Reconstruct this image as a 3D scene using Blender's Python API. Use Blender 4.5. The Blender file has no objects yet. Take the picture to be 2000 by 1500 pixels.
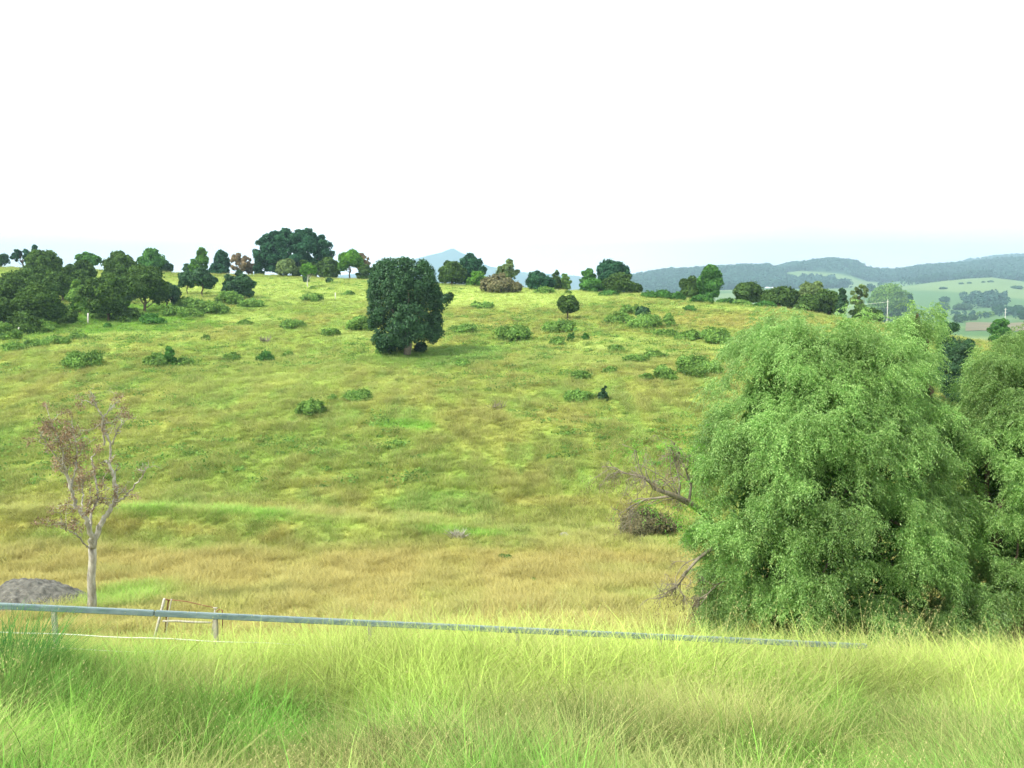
import bpy, math, random
import numpy as np

# ------------------------------------------------------------------ camera, world, sun, exposure
S = bpy.context.scene
C = S.collection
R = math.radians
F = 1732.0                       # focal length in pixels of the 2000 x 1500 photograph
PITCH = math.atan(190.0 / F)
cam_d = bpy.data.cameras.new("camera")
cam_d.sensor_width = 36.0
cam_d.lens = 36.0 * F / 2000.0
cam_d.clip_start = 0.1
cam_d.clip_end = 60000
cam = bpy.data.objects.new("camera", cam_d)
C.objects.link(cam)
cam.location = (0, 0, 0)
cam.rotation_euler = (math.pi / 2 - PITCH, 0, 0)
S.camera = cam

SUN_VEC = np.array([-0.74, -0.52, 1.08]); SUN_VEC /= np.linalg.norm(SUN_VEC)
SUN_EL = math.asin(SUN_VEC[2]); SUN_AZ = math.atan2(SUN_VEC[0], SUN_VEC[1])
W = bpy.data.worlds.new("World"); S.world = W; W.use_nodes = True
nt = W.node_tree; N = nt.nodes; L = nt.links
N.clear()
out = N.new("ShaderNodeOutputWorld")
mixs = N.new("ShaderNodeMixShader")
bg1 = N.new("ShaderNodeBackground"); bg1.inputs[1].default_value = 0.15
bg2 = N.new("ShaderNodeBackground"); bg2.inputs[0].default_value = (1.0, 1.0, 1.0, 1); bg2.inputs[1].default_value = 1.4
sky = N.new("ShaderNodeTexSky"); sky.sky_type = 'NISHITA'; sky.sun_disc = False
sky.sun_elevation = SUN_EL; sky.sun_rotation = SUN_AZ % (2 * math.pi)
sky.air_density = 1.0; sky.dust_density = 2.0; sky.ozone_density = 1.0
tc = N.new("ShaderNodeTexCoord")
mp = N.new("ShaderNodeMapping"); mp.inputs['Scale'].default_value = (1.3, 1.3, 6.0); mp.inputs['Location'].default_value = (2.3, 0.4, 1.1)
nz = N.new("ShaderNodeTexNoise"); nz.inputs['Scale'].default_value = 1.6; nz.inputs['Detail'].default_value = 6; nz.inputs['Roughness'].default_value = 0.5
cr = N.new("ShaderNodeValToRGB")
cr.color_ramp.elements[0].position = 0.36; cr.color_ramp.elements[0].color = (0.7, 0.7, 0.7, 1)
cr.color_ramp.elements[1].position = 0.56; cr.color_ramp.elements[1].color = (1, 1, 1, 1)
sep = N.new("ShaderNodeSeparateXYZ")
# thin blue break in the cloud towards the lower right part of the sky
mr = N.new("ShaderNodeMapRange"); mr.inputs[1].default_value = 0.12; mr.inputs[2].default_value = 0.62; mr.inputs[3].default_value = 0.0; mr.inputs[4].default_value = 1.0
mr2 = N.new("ShaderNodeMapRange"); mr2.inputs[1].default_value = 0.34; mr2.inputs[2].default_value = 0.0; mr2.inputs[3].default_value = 0.0; mr2.inputs[4].default_value = 0.22
mul = N.new("ShaderNodeMath"); mul.operation = 'MULTIPLY'
sub = N.new("ShaderNodeMath"); sub.operation = 'SUBTRACT'; sub.use_clamp = True
L.new(tc.outputs['Generated'], mp.inputs[0]); L.new(mp.outputs[0], nz.inputs['Vector']); L.new(nz.outputs[0], cr.inputs[0])
L.new(tc.outputs['Generated'], sep.inputs[0]); L.new(sep.outputs[0], mr.inputs[0]); L.new(sep.outputs[2], mr2.inputs[0])
L.new(mr.outputs[0], mul.inputs[0]); L.new(mr2.outputs[0], mul.inputs[1])
L.new(cr.outputs[0], sub.inputs[0]); L.new(mul.outputs[0], sub.inputs[1])
L.new(sky.outputs[0], bg1.inputs[0]); L.new(sub.outputs[0], mixs.inputs[0])
inv = N.new("ShaderNodeMapRange"); inv.inputs[1].default_value = 0.30; inv.inputs[2].default_value = -0.10; inv.inputs[3].default_value = 0.62; inv.inputs[4].default_value = 1.0
hz = N.new("ShaderNodeMapRange"); hz.inputs[1].default_value = 0.16; hz.inputs[2].default_value = 0.0; hz.inputs[3].default_value = 0.0; hz.inputs[4].default_value = 2.3
m3 = N.new("ShaderNodeMath"); m3.operation = 'MULTIPLY_ADD'; m3.inputs[2].default_value = 1.15
L.new(sep.outputs[0], inv.inputs[0]); L.new(sep.outputs[2], hz.inputs[0]); L.new(inv.outputs[0], m3.inputs[0]); L.new(hz.outputs[0], m3.inputs[1]); L.new(m3.outputs[0], bg2.inputs[1])
L.new(bg1.outputs[0], mixs.inputs[1]); L.new(bg2.outputs[0], mixs.inputs[2]); L.new(mixs.outputs[0], out.inputs[0])

sun_d = bpy.data.lights.new("sun", 'SUN'); sun_d.energy = 5.0; sun_d.angle = R(1.2); sun_d.color = (1.0, 0.96, 0.88)
sun = bpy.data.objects.new("sun", sun_d); C.objects.link(sun)
from mathutils import Vector
sun.rotation_euler = Vector(SUN_VEC).to_track_quat('Z', 'Y').to_euler()
S.view_settings.view_transform = 'Standard'; S.view_settings.look = 'None'
S.view_settings.exposure = 0.45; S.view_settings.gamma = 1
cy = S.cycles
cy.use_adaptive_sampling = True; cy.adaptive_threshold = 0.03
cy.max_bounces = 4; cy.diffuse_bounces = 2; cy.glossy_bounces = 2; cy.transmission_bounces = 3; cy.volume_bounces = 0
cy.use_denoising = True

# ------------------------------------------------------------------ picture geometry helpers
cp, sp = math.cos(PITCH), math.sin(PITCH)
def tan_down(py):
    v = (750.0 - np.asarray(py, float)) / F
    return (sp - v * cp) / (cp + v * sp)
def at(px, py, Y):
    u = (px - 1000.0) / F; v = (750.0 - py) / F
    t = Y / (cp + v * sp)
    return np.array([u * t, Y, t * (v * cp - sp)])
def ztop(py, Y): return -float(tan_down(py)) * Y
def azi(px, py=600): return (px - 1000.0) / F / (cp + (750.0 - py) / F * sp)

rs = np.random.RandomState(11)
_T = rs.rand(256, 256)
def vnoise(x, y):
    xi = np.floor(x).astype(int); yi = np.floor(y).astype(int)
    fx = x - xi; fy = y - yi; fx = fx * fx * (3 - 2 * fx); fy = fy * fy * (3 - 2 * fy)
    a = _T[xi % 256, yi % 256]; b = _T[(xi + 1) % 256, yi % 256]; c = _T[xi % 256, (yi + 1) % 256]; d = _T[(xi + 1) % 256, (yi + 1) % 256]
    return (a * (1 - fx) + b * fx) * (1 - fy) + (c * (1 - fx) + d * fx) * fy
def fbm(x, y, o=4):
    s = 0; a = 0.5; n = 0
    for k in range(o):
        s = s + a * vnoise(x * 2 ** k + 17.3 * k, y * 2 ** k + 9.1 * k); n += a; a *= 0.5
    return s / n
def smooth(e0, e1, x):
    t = np.clip((x - e0) / (e1 - e0), 0, 1); return t * t * (3 - 2 * t)

# ------------------------------------------------------------------ terrain
RAIL_A = at(0, 1178, 9.9); RAIL_B = at(1650, 1256, 11.1)
def rail_z(X): return RAIL_A[2] + (RAIL_B[2] - RAIL_A[2]) * (X - RAIL_A[0]) / (RAIL_B[0] - RAIL_A[0])
def rail_y(X): return RAIL_A[1] + (RAIL_B[1] - RAIL_A[1]) * (X - RAIL_A[0]) / (RAIL_B[0] - RAIL_A[0])
_cols_px = [-700, -300, 0, 250, 500, 750, 1000, 1250, 1500, 1750, 2000, 2400, 2900]
_crest_y = [505, 515, 521, 529, 537, 547, 562, 574, 600, 640, 684, 730, 760]
_crest_Y = [230, 225, 215, 215, 215, 203, 188, 170, 150, 132, 120, 112, 105]
_bank = [1004, 1004, 1004, 998, 1002, 1024, 1044, 1046, 1046, 1046, 1046, 1046, 1046]
_strip = [997, 997, 997, 992, 995, 1010, 1020, 1020, 1020, 1020, 1020, 1020, 1020]
_gs = [0, .104, .239, .408, .6, .782, .93, 1.0]
_gv = [0, .196, .39, .588, .74, .87, .97, 1.0]
_Yg = np.concatenate([np.linspace(12, 70, 150), np.exp(np.linspace(math.log(70.5), math.log(12000), 260))])
_tab = []
for i, px in enumerate(_cols_px):
    pr = [(12, -5.9), (14, -6.9), (18, -8.35), (22, -9.75), (27, -11.2)]
    for Y, py in ((32, 1200), (40, 1126), (46.5, 1064), (48.7, _bank[i]), (53, _strip[i]), (57, 962), (62, 905)):
        pr.append((Y, ztop(py, Y)))
    Yc, yc = _crest_Y[i], _crest_y[i]
    for s, g in list(zip(_gs, _gv))[1:]:
        Y = 62 * (Yc / 62.0) ** s
        pr.append((Y, ztop(905 + (yc - 905) * g, Y)))
    zc = pr[-1][1]
    pr += [(Yc * 1.12, zc - 0.3), (Yc * 1.4, zc - 6), (Yc * 2.0, min(zc - 16, -16)), (520, -32), (760, -36), (12000, -36)]
    a = np.array(pr)
    z = np.interp(_Yg, a[:, 0], a[:, 1])
    k = np.array([1, 2, 3, 2, 1.0]); k /= k.sum()
    zz = np.convolve(np.pad(z, 2, mode='edge'), k, mode='valid')
    _tab.append(zz)
_tab = np.array(_tab)
_cols_a = np.array([azi(p) for p in _cols_px])
_lg = np.log(_Yg)
def _bilin(X, Y):
    a = np.clip(X / np.maximum(Y, 1e-3), _cols_a[0], _cols_a[-1])
    Yc = np.clip(Y, _Yg[0], _Yg[-1])
    ci = np.clip(np.searchsorted(_cols_a, a) - 1, 0, len(_cols_a) - 2)
    ca = (a - _cols_a[ci]) / (_cols_a[ci + 1] - _cols_a[ci]); ca = ca * ca * (3 - 2 * ca) * 0.4 + ca * 0.6
    ri = np.clip(np.searchsorted(_Yg, Yc) - 1, 0, len(_Yg) - 2)
    ra = (Yc - _Yg[ri]) / (_Yg[ri + 1] - _Yg[ri])
    z0 = _tab[ci, ri] * (1 - ra) + _tab[ci, ri + 1] * ra
    z1 = _tab[ci + 1, ri] * (1 - ra) + _tab[ci + 1, ri + 1] * ra
    return z0 * (1 - ca) + z1 * ca
def _ridge(X, Y, prof, Yc, wf, wb, drop=0):
    pxs = np.array([p[0] for p in prof], float); H = np.array([ztop(p[1], Yc) + 36 for p in prof])
    a = X / np.maximum(Y, 1.0)
    h = np.maximum(np.interp(a, (pxs - 1000) / F / 1.0, H) - drop, 0)
    d = np.where(Y < Yc, (Yc - Y) / wf, (Y - Yc) / wb)
    return h * np.where(d < 1, (0.5 + 0.5 * np.cos(np.pi * np.clip(d, 0, 1))), 0)
FOREST = [(900, 560), (1100, 556), (1200, 541), (1240, 533), (1300, 522), (1380, 517), (1450, 513), (1497, 512), (1504, 517), (1560, 504), (1620, 500), (1660, 505), (1690, 518), (1725, 524), (1770, 520), (1800, 513), (1880, 510), (1940, 502), (2000, 500), (2300, 495), (2600, 505)]
FOOT = [(900, 590), (1250, 580), (1400, 566), (1500, 562), (1650, 561), (1760, 558), (1850, 549), (1930, 544), (2000, 553), (2200, 556), (2600, 560)]
BACK = [(1700, 560), (1800, 530), (1880, 505), (1960, 496), (2000, 494), (2200, 485), (2600, 490)]
PEAK = [(300, 556), (600, 540), (700, 528), (760, 512), (800, 502), (840, 493), (865, 488), (885, 478), (905, 489), (930, 502), (960, 515), (1010, 524), (1040, 528), (1130, 534), (1180, 541), (1300, 545), (1600, 550), (2600, 550)]
def ground_z(X, Y):
    X = np.asarray(X, float); Y = np.asarray(Y, float)
    rz = rail_z(np.clip(X, -14, 14)) - 0.86; ry = rail_y(np.clip(X, -14, 14))
    n0 = -2.05 + 0 * X
    near = np.where(Y < ry + .3, n0 + (rz - n0) * np.clip((Y + 0.5) / (ry + 0.5), 0, 1.03) ** 0.92,
                    rz - .05 - (Y - ry - .3) * 0.46)
    near = np.where(Y < -0.5, n0 + np.clip(-Y - 0.5, 0, 20) * 0.02, near)
    far = _bilin(X, Y)
    b = smooth(11.2, 15.5, Y)
    z = near * (1 - b) + far * b
    Yf = np.maximum(Y, 1)
    z = z + _ridge(X, Yf, FOOT, 2200, 1000, 900) * smooth(900, 1300, Yf)
    fr = _ridge(X, Yf, FOREST, 3300, 1400, 1500, 30)
    z = np.maximum(z, np.where(fr > 0, -36 + fr, -1e9))
    bk = _ridge(X, Yf, BACK, 4700, 900, 1200, 25); z = np.maximum(z, np.where(bk > 0, -36 + bk, -1e9))
    pk = _ridge(X, Yf, PEAK, 9000, 1500, 1500, 30); z = np.maximum(z, np.where(pk > 0, -36 + pk, -1e9))
    amp = smooth(4, 60, Y) * 0.55
    z = z + amp * (fbm(X * 0.09 + 40, Y * 0.09 + 7, 3) - 0.5) * .8
    z = z + smooth(40, 60, Y) * (fbm(X * 0.45, Y * 0.45, 3) - 0.5) * 0.14
    z = z + (fbm(X * 0.9 + 3, Y * 0.9 + 5, 2) - 0.5) * 0.16
    z = z + smooth(1300, 3000, Y) * (fbm(X / 260.0, Y / 260.0, 4) - 0.5) * 26
    return z
_Ym = np.exp(np.linspace(math.log(12.5), math.log(3400), 2600))
def hit(px, py):
    u = (px - 1000.0) / F; v = (750.0 - py) / F
    t = _Ym / (cp + v * sp); X = u * t; Z = t * (v * cp - sp)
    g = ground_z(X, _Ym); k = np.nonzero(g >= Z)[0]
    i = k[0] if len(k) else len(_Ym) - 1
    return np.array([X[i], _Ym[i], g[i]])

# ------------------------------------------------------------------ object helpers
def tag(o, label=None, cat=None, group=None, kind=None):
    if label: o['label'] = label
    if cat: o['category'] = cat
    if group: o['group'] = group
    if kind: o['kind'] = kind
    return o
def root(name, loc, label, cat, group=None):
    o = bpy.data.objects.new(name, None); C.objects.link(o); o.location = loc; o.empty_display_size = 0.3
    return tag(o, label, cat, group)
def link_mesh(name, me, mats, parent=None, loc=None):
    for m in (mats if isinstance(mats, (list, tuple)) else [mats]): me.materials.append(m)
    o = bpy.data.objects.new(name, me); C.objects.link(o)
    if parent is not None: o.parent = parent
    if loc is not None: o.location = loc
    return o
def quad_mesh(name, V, nper=4):
    """V: (n, nper, 3) -> one face per row"""
    n = len(V); me = bpy.data.meshes.new(name)
    me.vertices.add(n * nper); me.vertices.foreach_set('co', np.ascontiguousarray(V, dtype=np.float32).ravel())
    me.loops.add(n * nper); me.loops.foreach_set('vertex_index', np.arange(n * nper, dtype=np.int32))
    me.polygons.add(n); me.polygons.foreach_set('loop_start', np.arange(0, n * nper, nper, dtype=np.int32))
    me.update(calc_edges=True)
    return me
def raw_mesh(name, verts, faces, smooth_=True):
    """faces: (n,4) int array"""
    verts = np.asarray(verts, np.float32); faces = np.asarray(faces, np.int32); k = faces.shape[1]
    me = bpy.data.meshes.new(name)
    me.vertices.add(len(verts)); me.vertices.foreach_set('co', verts.ravel())
    me.loops.add(faces.size); me.loops.foreach_set('vertex_index', faces.ravel())
    me.polygons.add(len(faces)); me.polygons.foreach_set('loop_start', np.arange(0, faces.size, k, dtype=np.int32))
    if smooth_: me.polygons.foreach_set('use_smooth', np.ones(len(faces), bool))
    me.update(calc_edges=True)
    return me
class Tubes:
    def __init__(s): s.v = []; s.f = []; s.n = 0
    def tube(s, pts, rad, k=7):
        pts = np.asarray(pts, float); rad = np.asarray(rad, float); m = len(pts)
        d = np.gradient(pts, axis=0); d /= np.linalg.norm(d, axis=1)[:, None] + 1e-9
        ref = np.array([0.31, 0.95, 0.1]) if abs(d[0][2]) > 0.8 else np.array([0.05, 0.1, 1.0])
        a = np.cross(d, ref); a /= np.linalg.norm(a, axis=1)[:, None] + 1e-9
        b = np.cross(d, a)
        th = np.arange(k) * 2 * np.pi / k
        ring = pts[:, None] + rad[:, None, None] * (a[:, None] * np.cos(th)[None, :, None] + b[:, None] * np.sin(th)[None, :, None])
        s.v.append(ring.reshape(-1, 3))
        i = np.arange(m - 1)[:, None] * k; j = np.arange(k)[None]; jn = (j + 1) % k
        f = np.stack([i + j, i + jn, i + k + jn, i + k + j], -1).reshape(-1, 4) + s.n
        s.f.append(f); s.n += m * k
        # end cap: collapse to a point
        e = pts[-1] + d[-1] * rad[-1] * 0.5; s.v.append(e[None]); ce = s.n
        last = s.n - k
        s.f.append(np.array([[last + q, last + (q + 1) % k, ce, ce] for q in range(k)])); s.n += 1
        e0 = pts[0] - d[0] * rad[0] * 0.05; s.v.append(e0[None]); c0 = s.n; first = s.n - 1 - m * k
        s.f.append(np.array([[first + (q + 1) % k, first + q, c0, c0] for q in range(k)])); s.n += 1
    def build(s, name, mat, parent=None, loc=None):
        v = np.concatenate(s.v); f = np.concatenate(s.f)
        tri = f[:, 2] == f[:, 3]
        me = bpy.data.meshes.new(name)
        qa, ta = f[~tri], f[tri][:, :3]
        loops = np.concatenate([qa.ravel(), ta.ravel()]).astype(np.int32)
        starts = np.concatenate([np.arange(len(qa)) * 4, len(qa) * 4 + np.arange(len(ta)) * 3]).astype(np.int32)
        me.vertices.add(len(v)); me.vertices.foreach_set('co', v.astype(np.float32).ravel())
        me.loops.add(len(loops)); me.loops.foreach_set('vertex_index', loops)
        me.polygons.add(len(starts)); me.polygons.foreach_set('loop_start', starts)
        me.polygons.foreach_set('use_smooth', np.ones(len(starts), bool))
        me.update(calc_edges=True); me.validate()
        return link_mesh(name, me, mat, parent, loc)
def wiggle(p0, p1, n, amp, rng):
    p0 = np.asarray(p0, float); p1 = np.asarray(p1, float); t = np.linspace(0, 1, n)[:, None]
    pts = p0 + (p1 - p0) * t
    L_ = np.linalg.norm(p1 - p0)
    off = rng.randn(n, 3) * amp * L_; off[0] = 0; off[-1] = 0
    return pts + off
def nrm(v): return v / (np.linalg.norm(v, axis=-1, keepdims=True) + 1e-9)

# ------------------------------------------------------------------ materials
def new_mat(name):
    m = bpy.data.materials.new(name); m.use_nodes = True; t = m.node_tree; t.nodes.clear()
    o = t.nodes.new("ShaderNodeOutputMaterial"); return m, t, o
def leaf_mat(name, ca, cb, trans=0.3, gloss=0.0):
    m, t, o = new_mat(name); n = t.nodes; l = t.links
    g = n.new("ShaderNodeNewGeometry"); r = n.new("ShaderNodeValToRGB")
    r.color_ramp.elements[0].color = (*ca, 1); r.color_ramp.elements[1].color = (*cb, 1)
    l.new(g.outputs['Random Per Island'], r.inputs[0])
    nz = n.new("ShaderNodeTexNoise"); nz.inputs['Scale'].default_value = 0.55; nz.inputs['Detail'].default_value = 4
    l.new(g.outputs['Position'], nz.inputs['Vector'])
    mr = n.new("ShaderNodeMapRange"); mr.inputs[1].default_value = 0.3; mr.inputs[2].default_value = 0.7; mr.inputs[3].default_value = 0.62; mr.inputs[4].default_value = 1.4
    l.new(nz.outputs[0], mr.inputs[0])
    mx = n.new("ShaderNodeVectorMath"); mx.operation = 'SCALE'; l.new(r.outputs[0], mx.inputs[0]); l.new(mr.outputs[0], mx.inputs['Scale'])
    d = n.new("ShaderNodeBsdfDiffuse"); tr = n.new("ShaderNodeBsdfTranslucent"); ms = n.new("ShaderNodeMixShader"); ms.inputs[0].default_value = trans
    l.new(mx.outputs[0], d.inputs[0]); l.new(mx.outputs[0], tr.inputs[0]); l.new(d.outputs[0], ms.inputs[1]); l.new(tr.outputs[0], ms.inputs[2])
    last = ms
    if gloss > 0:
        gl = n.new("ShaderNodeBsdfGlossy"); gl.inputs['Roughness'].default_value = 0.45; gl.inputs[0].default_value = (0.9, 1, 0.9, 1)
        m2 = n.new("ShaderNodeMixShader"); m2.inputs[0].default_value = gloss
        l.new(ms.outputs[0], m2.inputs[1]); l.new(gl.outputs[0], m2.inputs[2]); last = m2
    l.new(last.outputs[0], o.inputs[0]); return m
def solid_mat(name, ca, cb, scale=4, rough=0.8, metal=0.0, bump=0.0, detail=5, stretch=(1, 1, 1), spec=0.3):
    m, t, o = new_mat(name); n = t.nodes; l = t.links
    p = n.new("ShaderNodeBsdfPrincipled"); p.inputs['Roughness'].default_value = rough; p.inputs['Metallic'].default_value = metal
    p.inputs['Specular IOR Level'].default_value = spec
    c = n.new("ShaderNodeTexCoord"); mp = n.new("ShaderNodeMapping"); mp.inputs['Scale'].default_value = stretch
    z = n.new("ShaderNodeTexNoise"); z.inputs['Scale'].default_value = scale; z.inputs['Detail'].default_value = detail; z.inputs['Roughness'].default_value = 0.65
    r = n.new("ShaderNodeValToRGB"); r.color_ramp.elements[0].position = 0.32; r.color_ramp.elements[1].position = 0.68
    r.color_ramp.elements[0].color = (*ca, 1); r.color_ramp.elements[1].color = (*cb, 1)
    l.new(c.outputs['Object'], mp.inputs[0]); l.new(mp.outputs[0], z.inputs['Vector']); l.new(z.outputs[0], r.inputs[0]); l.new(r.outputs[0], p.inputs['Base Color'])
    if bump > 0:
        b = n.new("ShaderNodeBump"); b.inputs['Strength'].default_value = 0.8; b.inputs['Distance'].default_value = bump
        l.new(z.outputs[0], b.inputs['Height']); l.new(b.outputs[0], p.inputs['Normal'])
    l.new(p.outputs[0], o.inputs[0]); return m
def grass_mat(name, gain=1.0):
    m, t, o = new_mat(name); n = t.nodes; l = t.links
    a = n.new("ShaderNodeAttribute"); a.attribute_type = 'INSTANCER'; a.attribute_name = 'tint'
    h = n.new("ShaderNodeAttribute"); h.attribute_type = 'GEOMETRY'; h.attribute_name = 'tip'
    s = n.new("ShaderNodeAttribute"); s.attribute_type = 'GEOMETRY'; s.attribute_name = 'straw'
    g = n.new("ShaderNodeNewGeometry")
    mr = n.new("ShaderNodeMapRange"); mr.inputs[3].default_value = 0.68 * gain; mr.inputs[4].default_value = 1.32 * gain
    l.new(g.outputs['Random Per Island'], mr.inputs[0])
    sc = n.new("ShaderNodeVectorMath"); sc.operation = 'SCALE'; l.new(a.outputs['Vector'], sc.inputs[0]); l.new(mr.outputs[0], sc.inputs['Scale'])
    # tips turn to straw
    mt = n.new("ShaderNodeMath"); mt.operation = 'MULTIPLY'; mt.inputs[1].default_value = 0.16; l.new(h.outputs['Fac'], mt.inputs[0])
    ad = n.new("ShaderNodeMath"); ad.operation = 'ADD'; ad.use_clamp = True; l.new(mt.outputs[0], ad.inputs[0]); l.new(s.outputs['Fac'], ad.inputs[1])
    mx = n.new("ShaderNodeMix"); mx.data_type = 'RGBA'; mx.inputs[7].default_value = (0.54, 0.50, 0.22, 1)
    l.new(ad.outputs[0], mx.inputs[0]); l.new(sc.outputs[0], mx.inputs[6])
    d = n.new("ShaderNodeBsdfDiffuse"); tr = n.new("ShaderNodeBsdfTranslucent"); ms = n.new("ShaderNodeMixShader"); ms.inputs[0].default_value = 0.33
    l.new(mx.outputs[2], d.inputs[0]); l.new(mx.outputs[2], tr.inputs[0]); l.new(d.outputs[0], ms.inputs[1]); l.new(tr.outputs[0], ms.inputs[2])
    l.new(ms.outputs[0], o.inputs[0]); return m
M = {
    'dark': leaf_mat('foliage_dark', (0.022, 0.065, 0.028), (0.06, 0.14, 0.05), 0.25, 0.015),
    'olive': leaf_mat('foliage_olive', (0.04, 0.085, 0.022), (0.10, 0.175, 0.045), 0.28),
    'bluegreen': leaf_mat('foliage_bluegreen', (0.02, 0.07, 0.035), (0.05, 0.13, 0.06), 0.25),
    'mid': leaf_mat('foliage_mid', (0.045, 0.14, 0.03), (0.11, 0.26, 0.055), 0.3),
    'bright': leaf_mat('foliage_bright', (0.06, 0.17, 0.02), (0.15, 0.32, 0.05), 0.35),
    'pale': leaf_mat('foliage_pale', (0.11, 0.17, 0.06), (0.22, 0.31, 0.11), 0.35),
    'shrub': leaf_mat('foliage_shrub', (0.09, 0.20, 0.045), (0.23, 0.38, 0.085), 0.32),
    'brown': leaf_mat('foliage_brown', (0.18, 0.14, 0.08), (0.36, 0.29, 0.17), 0.25),
    'thicket': leaf_mat('foliage_thicket', (0.09, 0.10, 0.05), (0.24, 0.22, 0.11), 0.2),
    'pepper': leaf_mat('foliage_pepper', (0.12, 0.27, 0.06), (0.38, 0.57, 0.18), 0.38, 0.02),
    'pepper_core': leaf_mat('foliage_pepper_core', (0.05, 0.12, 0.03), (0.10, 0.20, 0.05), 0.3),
    'fresh': leaf_mat('foliage_fresh', (0.12, 0.30, 0.04), (0.24, 0.50, 0.09), 0.4),
    'dry': leaf_mat('foliage_dry', (0.20, 0.14, 0.08), (0.42, 0.31, 0.20), 0.25),
    'twig': solid_mat('bark_twig', (0.14, 0.125, 0.09), (0.30, 0.265, 0.19), 6),
    'bark': solid_mat('bark_brown', (0.07, 0.05, 0.035), (0.18, 0.13, 0.09), 5, bump=0.02, stretch=(1, 1, 0.3)),
    'palebark': solid_mat('bark_pale', (0.17, 0.155, 0.12), (0.55, 0.53, 0.44), 5, bump=0.02, stretch=(1, 1, 0.35)),
    'whitewood': solid_mat('weathered_white_wood', (0.5, 0.48, 0.42), (0.75, 0.73, 0.66), 9),
    'steel': solid_mat('galvanised_steel', (0.13, 0.20, 0.21), (0.25, 0.33, 0.33), 7, rough=0.5, metal=0.25, stretch=(0.6, 3, 3), spec=0.5),
    'wood': solid_mat('weathered_post', (0.26, 0.24, 0.19), (0.48, 0.45, 0.36), 9, stretch=(3, 3, 0.5)),
    'wire': solid_mat('pale_wire', (0.7, 0.75, 0.6), (0.85, 0.88, 0.75), 5),
    'rust': solid_mat('rusty_iron', (0.12, 0.045, 0.025), (0.34, 0.16, 0.09), 12),
    'whitepaint': solid_mat('chipped_white_paint', (0.36, 0.33, 0.27), (0.66, 0.63, 0.56), 8),
    'soil': solid_mat('grey_soil', (0.05, 0.05, 0.042), (0.22, 0.215, 0.18), 4.5, bump=0.15, detail=9),
    'rock': solid_mat('grey_rock', (0.25, 0.25, 0.23), (0.45, 0.44, 0.40), 3, bump=0.05),
    'wall': solid_mat('white_wall', (0.72, 0.72, 0.70), (0.82, 0.82, 0.80), 1),
    'roof': solid_mat('pale_metal_roof', (0.65, 0.68, 0.70), (0.8, 0.82, 0.84), 1, rough=0.4),
    'glass': solid_mat('dark_glass', (0.02, 0.025, 0.03), (0.04, 0.05, 0.06), 1, rough=0.1),
    'tyre': solid_mat('tyre_rubber', (0.02, 0.02, 0.02), (0.04, 0.04, 0.04), 3),
}
# ------------------------------------------------------------------ colours of the grass as a function of place, with painted shadows
TAN = np.array([0.46, 0.38, 0.115]); GRN = np.array([0.225, 0.365, 0.065]); LIME = np.array([0.37, 0.48, 0.12]); DK = np.array([0.12, 0.27, 0.05]); BRT = np.array([0.19, 0.50, 0.05])
_patch = []
for px, py, rx, ry, c, s in [
    (400, 998, 190, 7, BRT, .9), (900, 1040, 110, 7, BRT, .75), (100, 995, 40, 4, BRT, .3), (790, 830, 65, 8, BRT, .7), (580, 740, 120, 12, LIME, .7),
    (250, 1165, 90, 28, BRT, .75), (200, 1120, 120, 12, GRN, .5), (640, 708, 160, 14, LIME, .7), (730, 650, 80, 14, LIME, .6), (880, 695, 140, 20, DK * 1.2, .8),  # last patch paints the mango's cast shadow into the grass tint
    (760, 700, 90, 14, BRT * .8, .5), (600, 590, 150, 30, GRN, .6), (250, 620, 260, 30, BRT * .7, .8), (450, 615, 130, 10, GRN, .6),
    (1000, 585, 190, 14, LIME * 1.15, .9), (1150, 572, 200, 9, LIME * 1.15, .8), (1250, 670, 210, 12, LIME, .9), (1180, 700, 200, 14, LIME * 1.05, .8), (1320, 690, 120, 12, LIME, .7),
    (880, 640, 60, 20, LIME, .6), (940, 575, 60, 12, LIME * 1.2, .9), (1420, 603, 110, 5, LIME * 1.2, .9), (300, 655, 150, 8, LIME * 1.1, .8), (500, 620, 110, 8, LIME * 1.1, .8),
    (1380, 625, 150, 14, TAN, .4), (1250, 1120, 120, 16, GRN, .5), (1300, 1165, 120, 9, LIME, .6), (350, 900, 500, 70, GRN * .95, .45), (600, 1000, 200, 20, TAN, .3),
    (700, 1110, 1000, 50, TAN, .35), (250, 1035, 500, 18, TAN, .55), (1100, 1000, 300, 30, TAN * 1.05, .4), (850, 985, 140, 22, DK * 1.3, .6), (120, 1040, 120, 14, DK * 1.5, .5), (300, 1046, 60, 10, DK * 1.5, .4), (620, 1046, 50, 8, DK * 1.5, .4), (1060, 1010, 160, 20, GRN, .4), (470, 1032, 60, 18, DK * 1.3, .5),
    (620, 530, 260, 8, LIME * 1.05, .7), (300, 520, 200, 12, LIME * .95, .8), (20, 545, 60, 25, LIME * .9, .8)]:
    p = hit(px, py); pl = hit(px + rx, py); pf = hit(px, py - ry)
    _patch.append((p[0], p[1], max(0.8, abs(pl[0] - p[0])), max(0.8, min(abs(pf[1] - p[1]), 25)), c, s))
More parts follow.
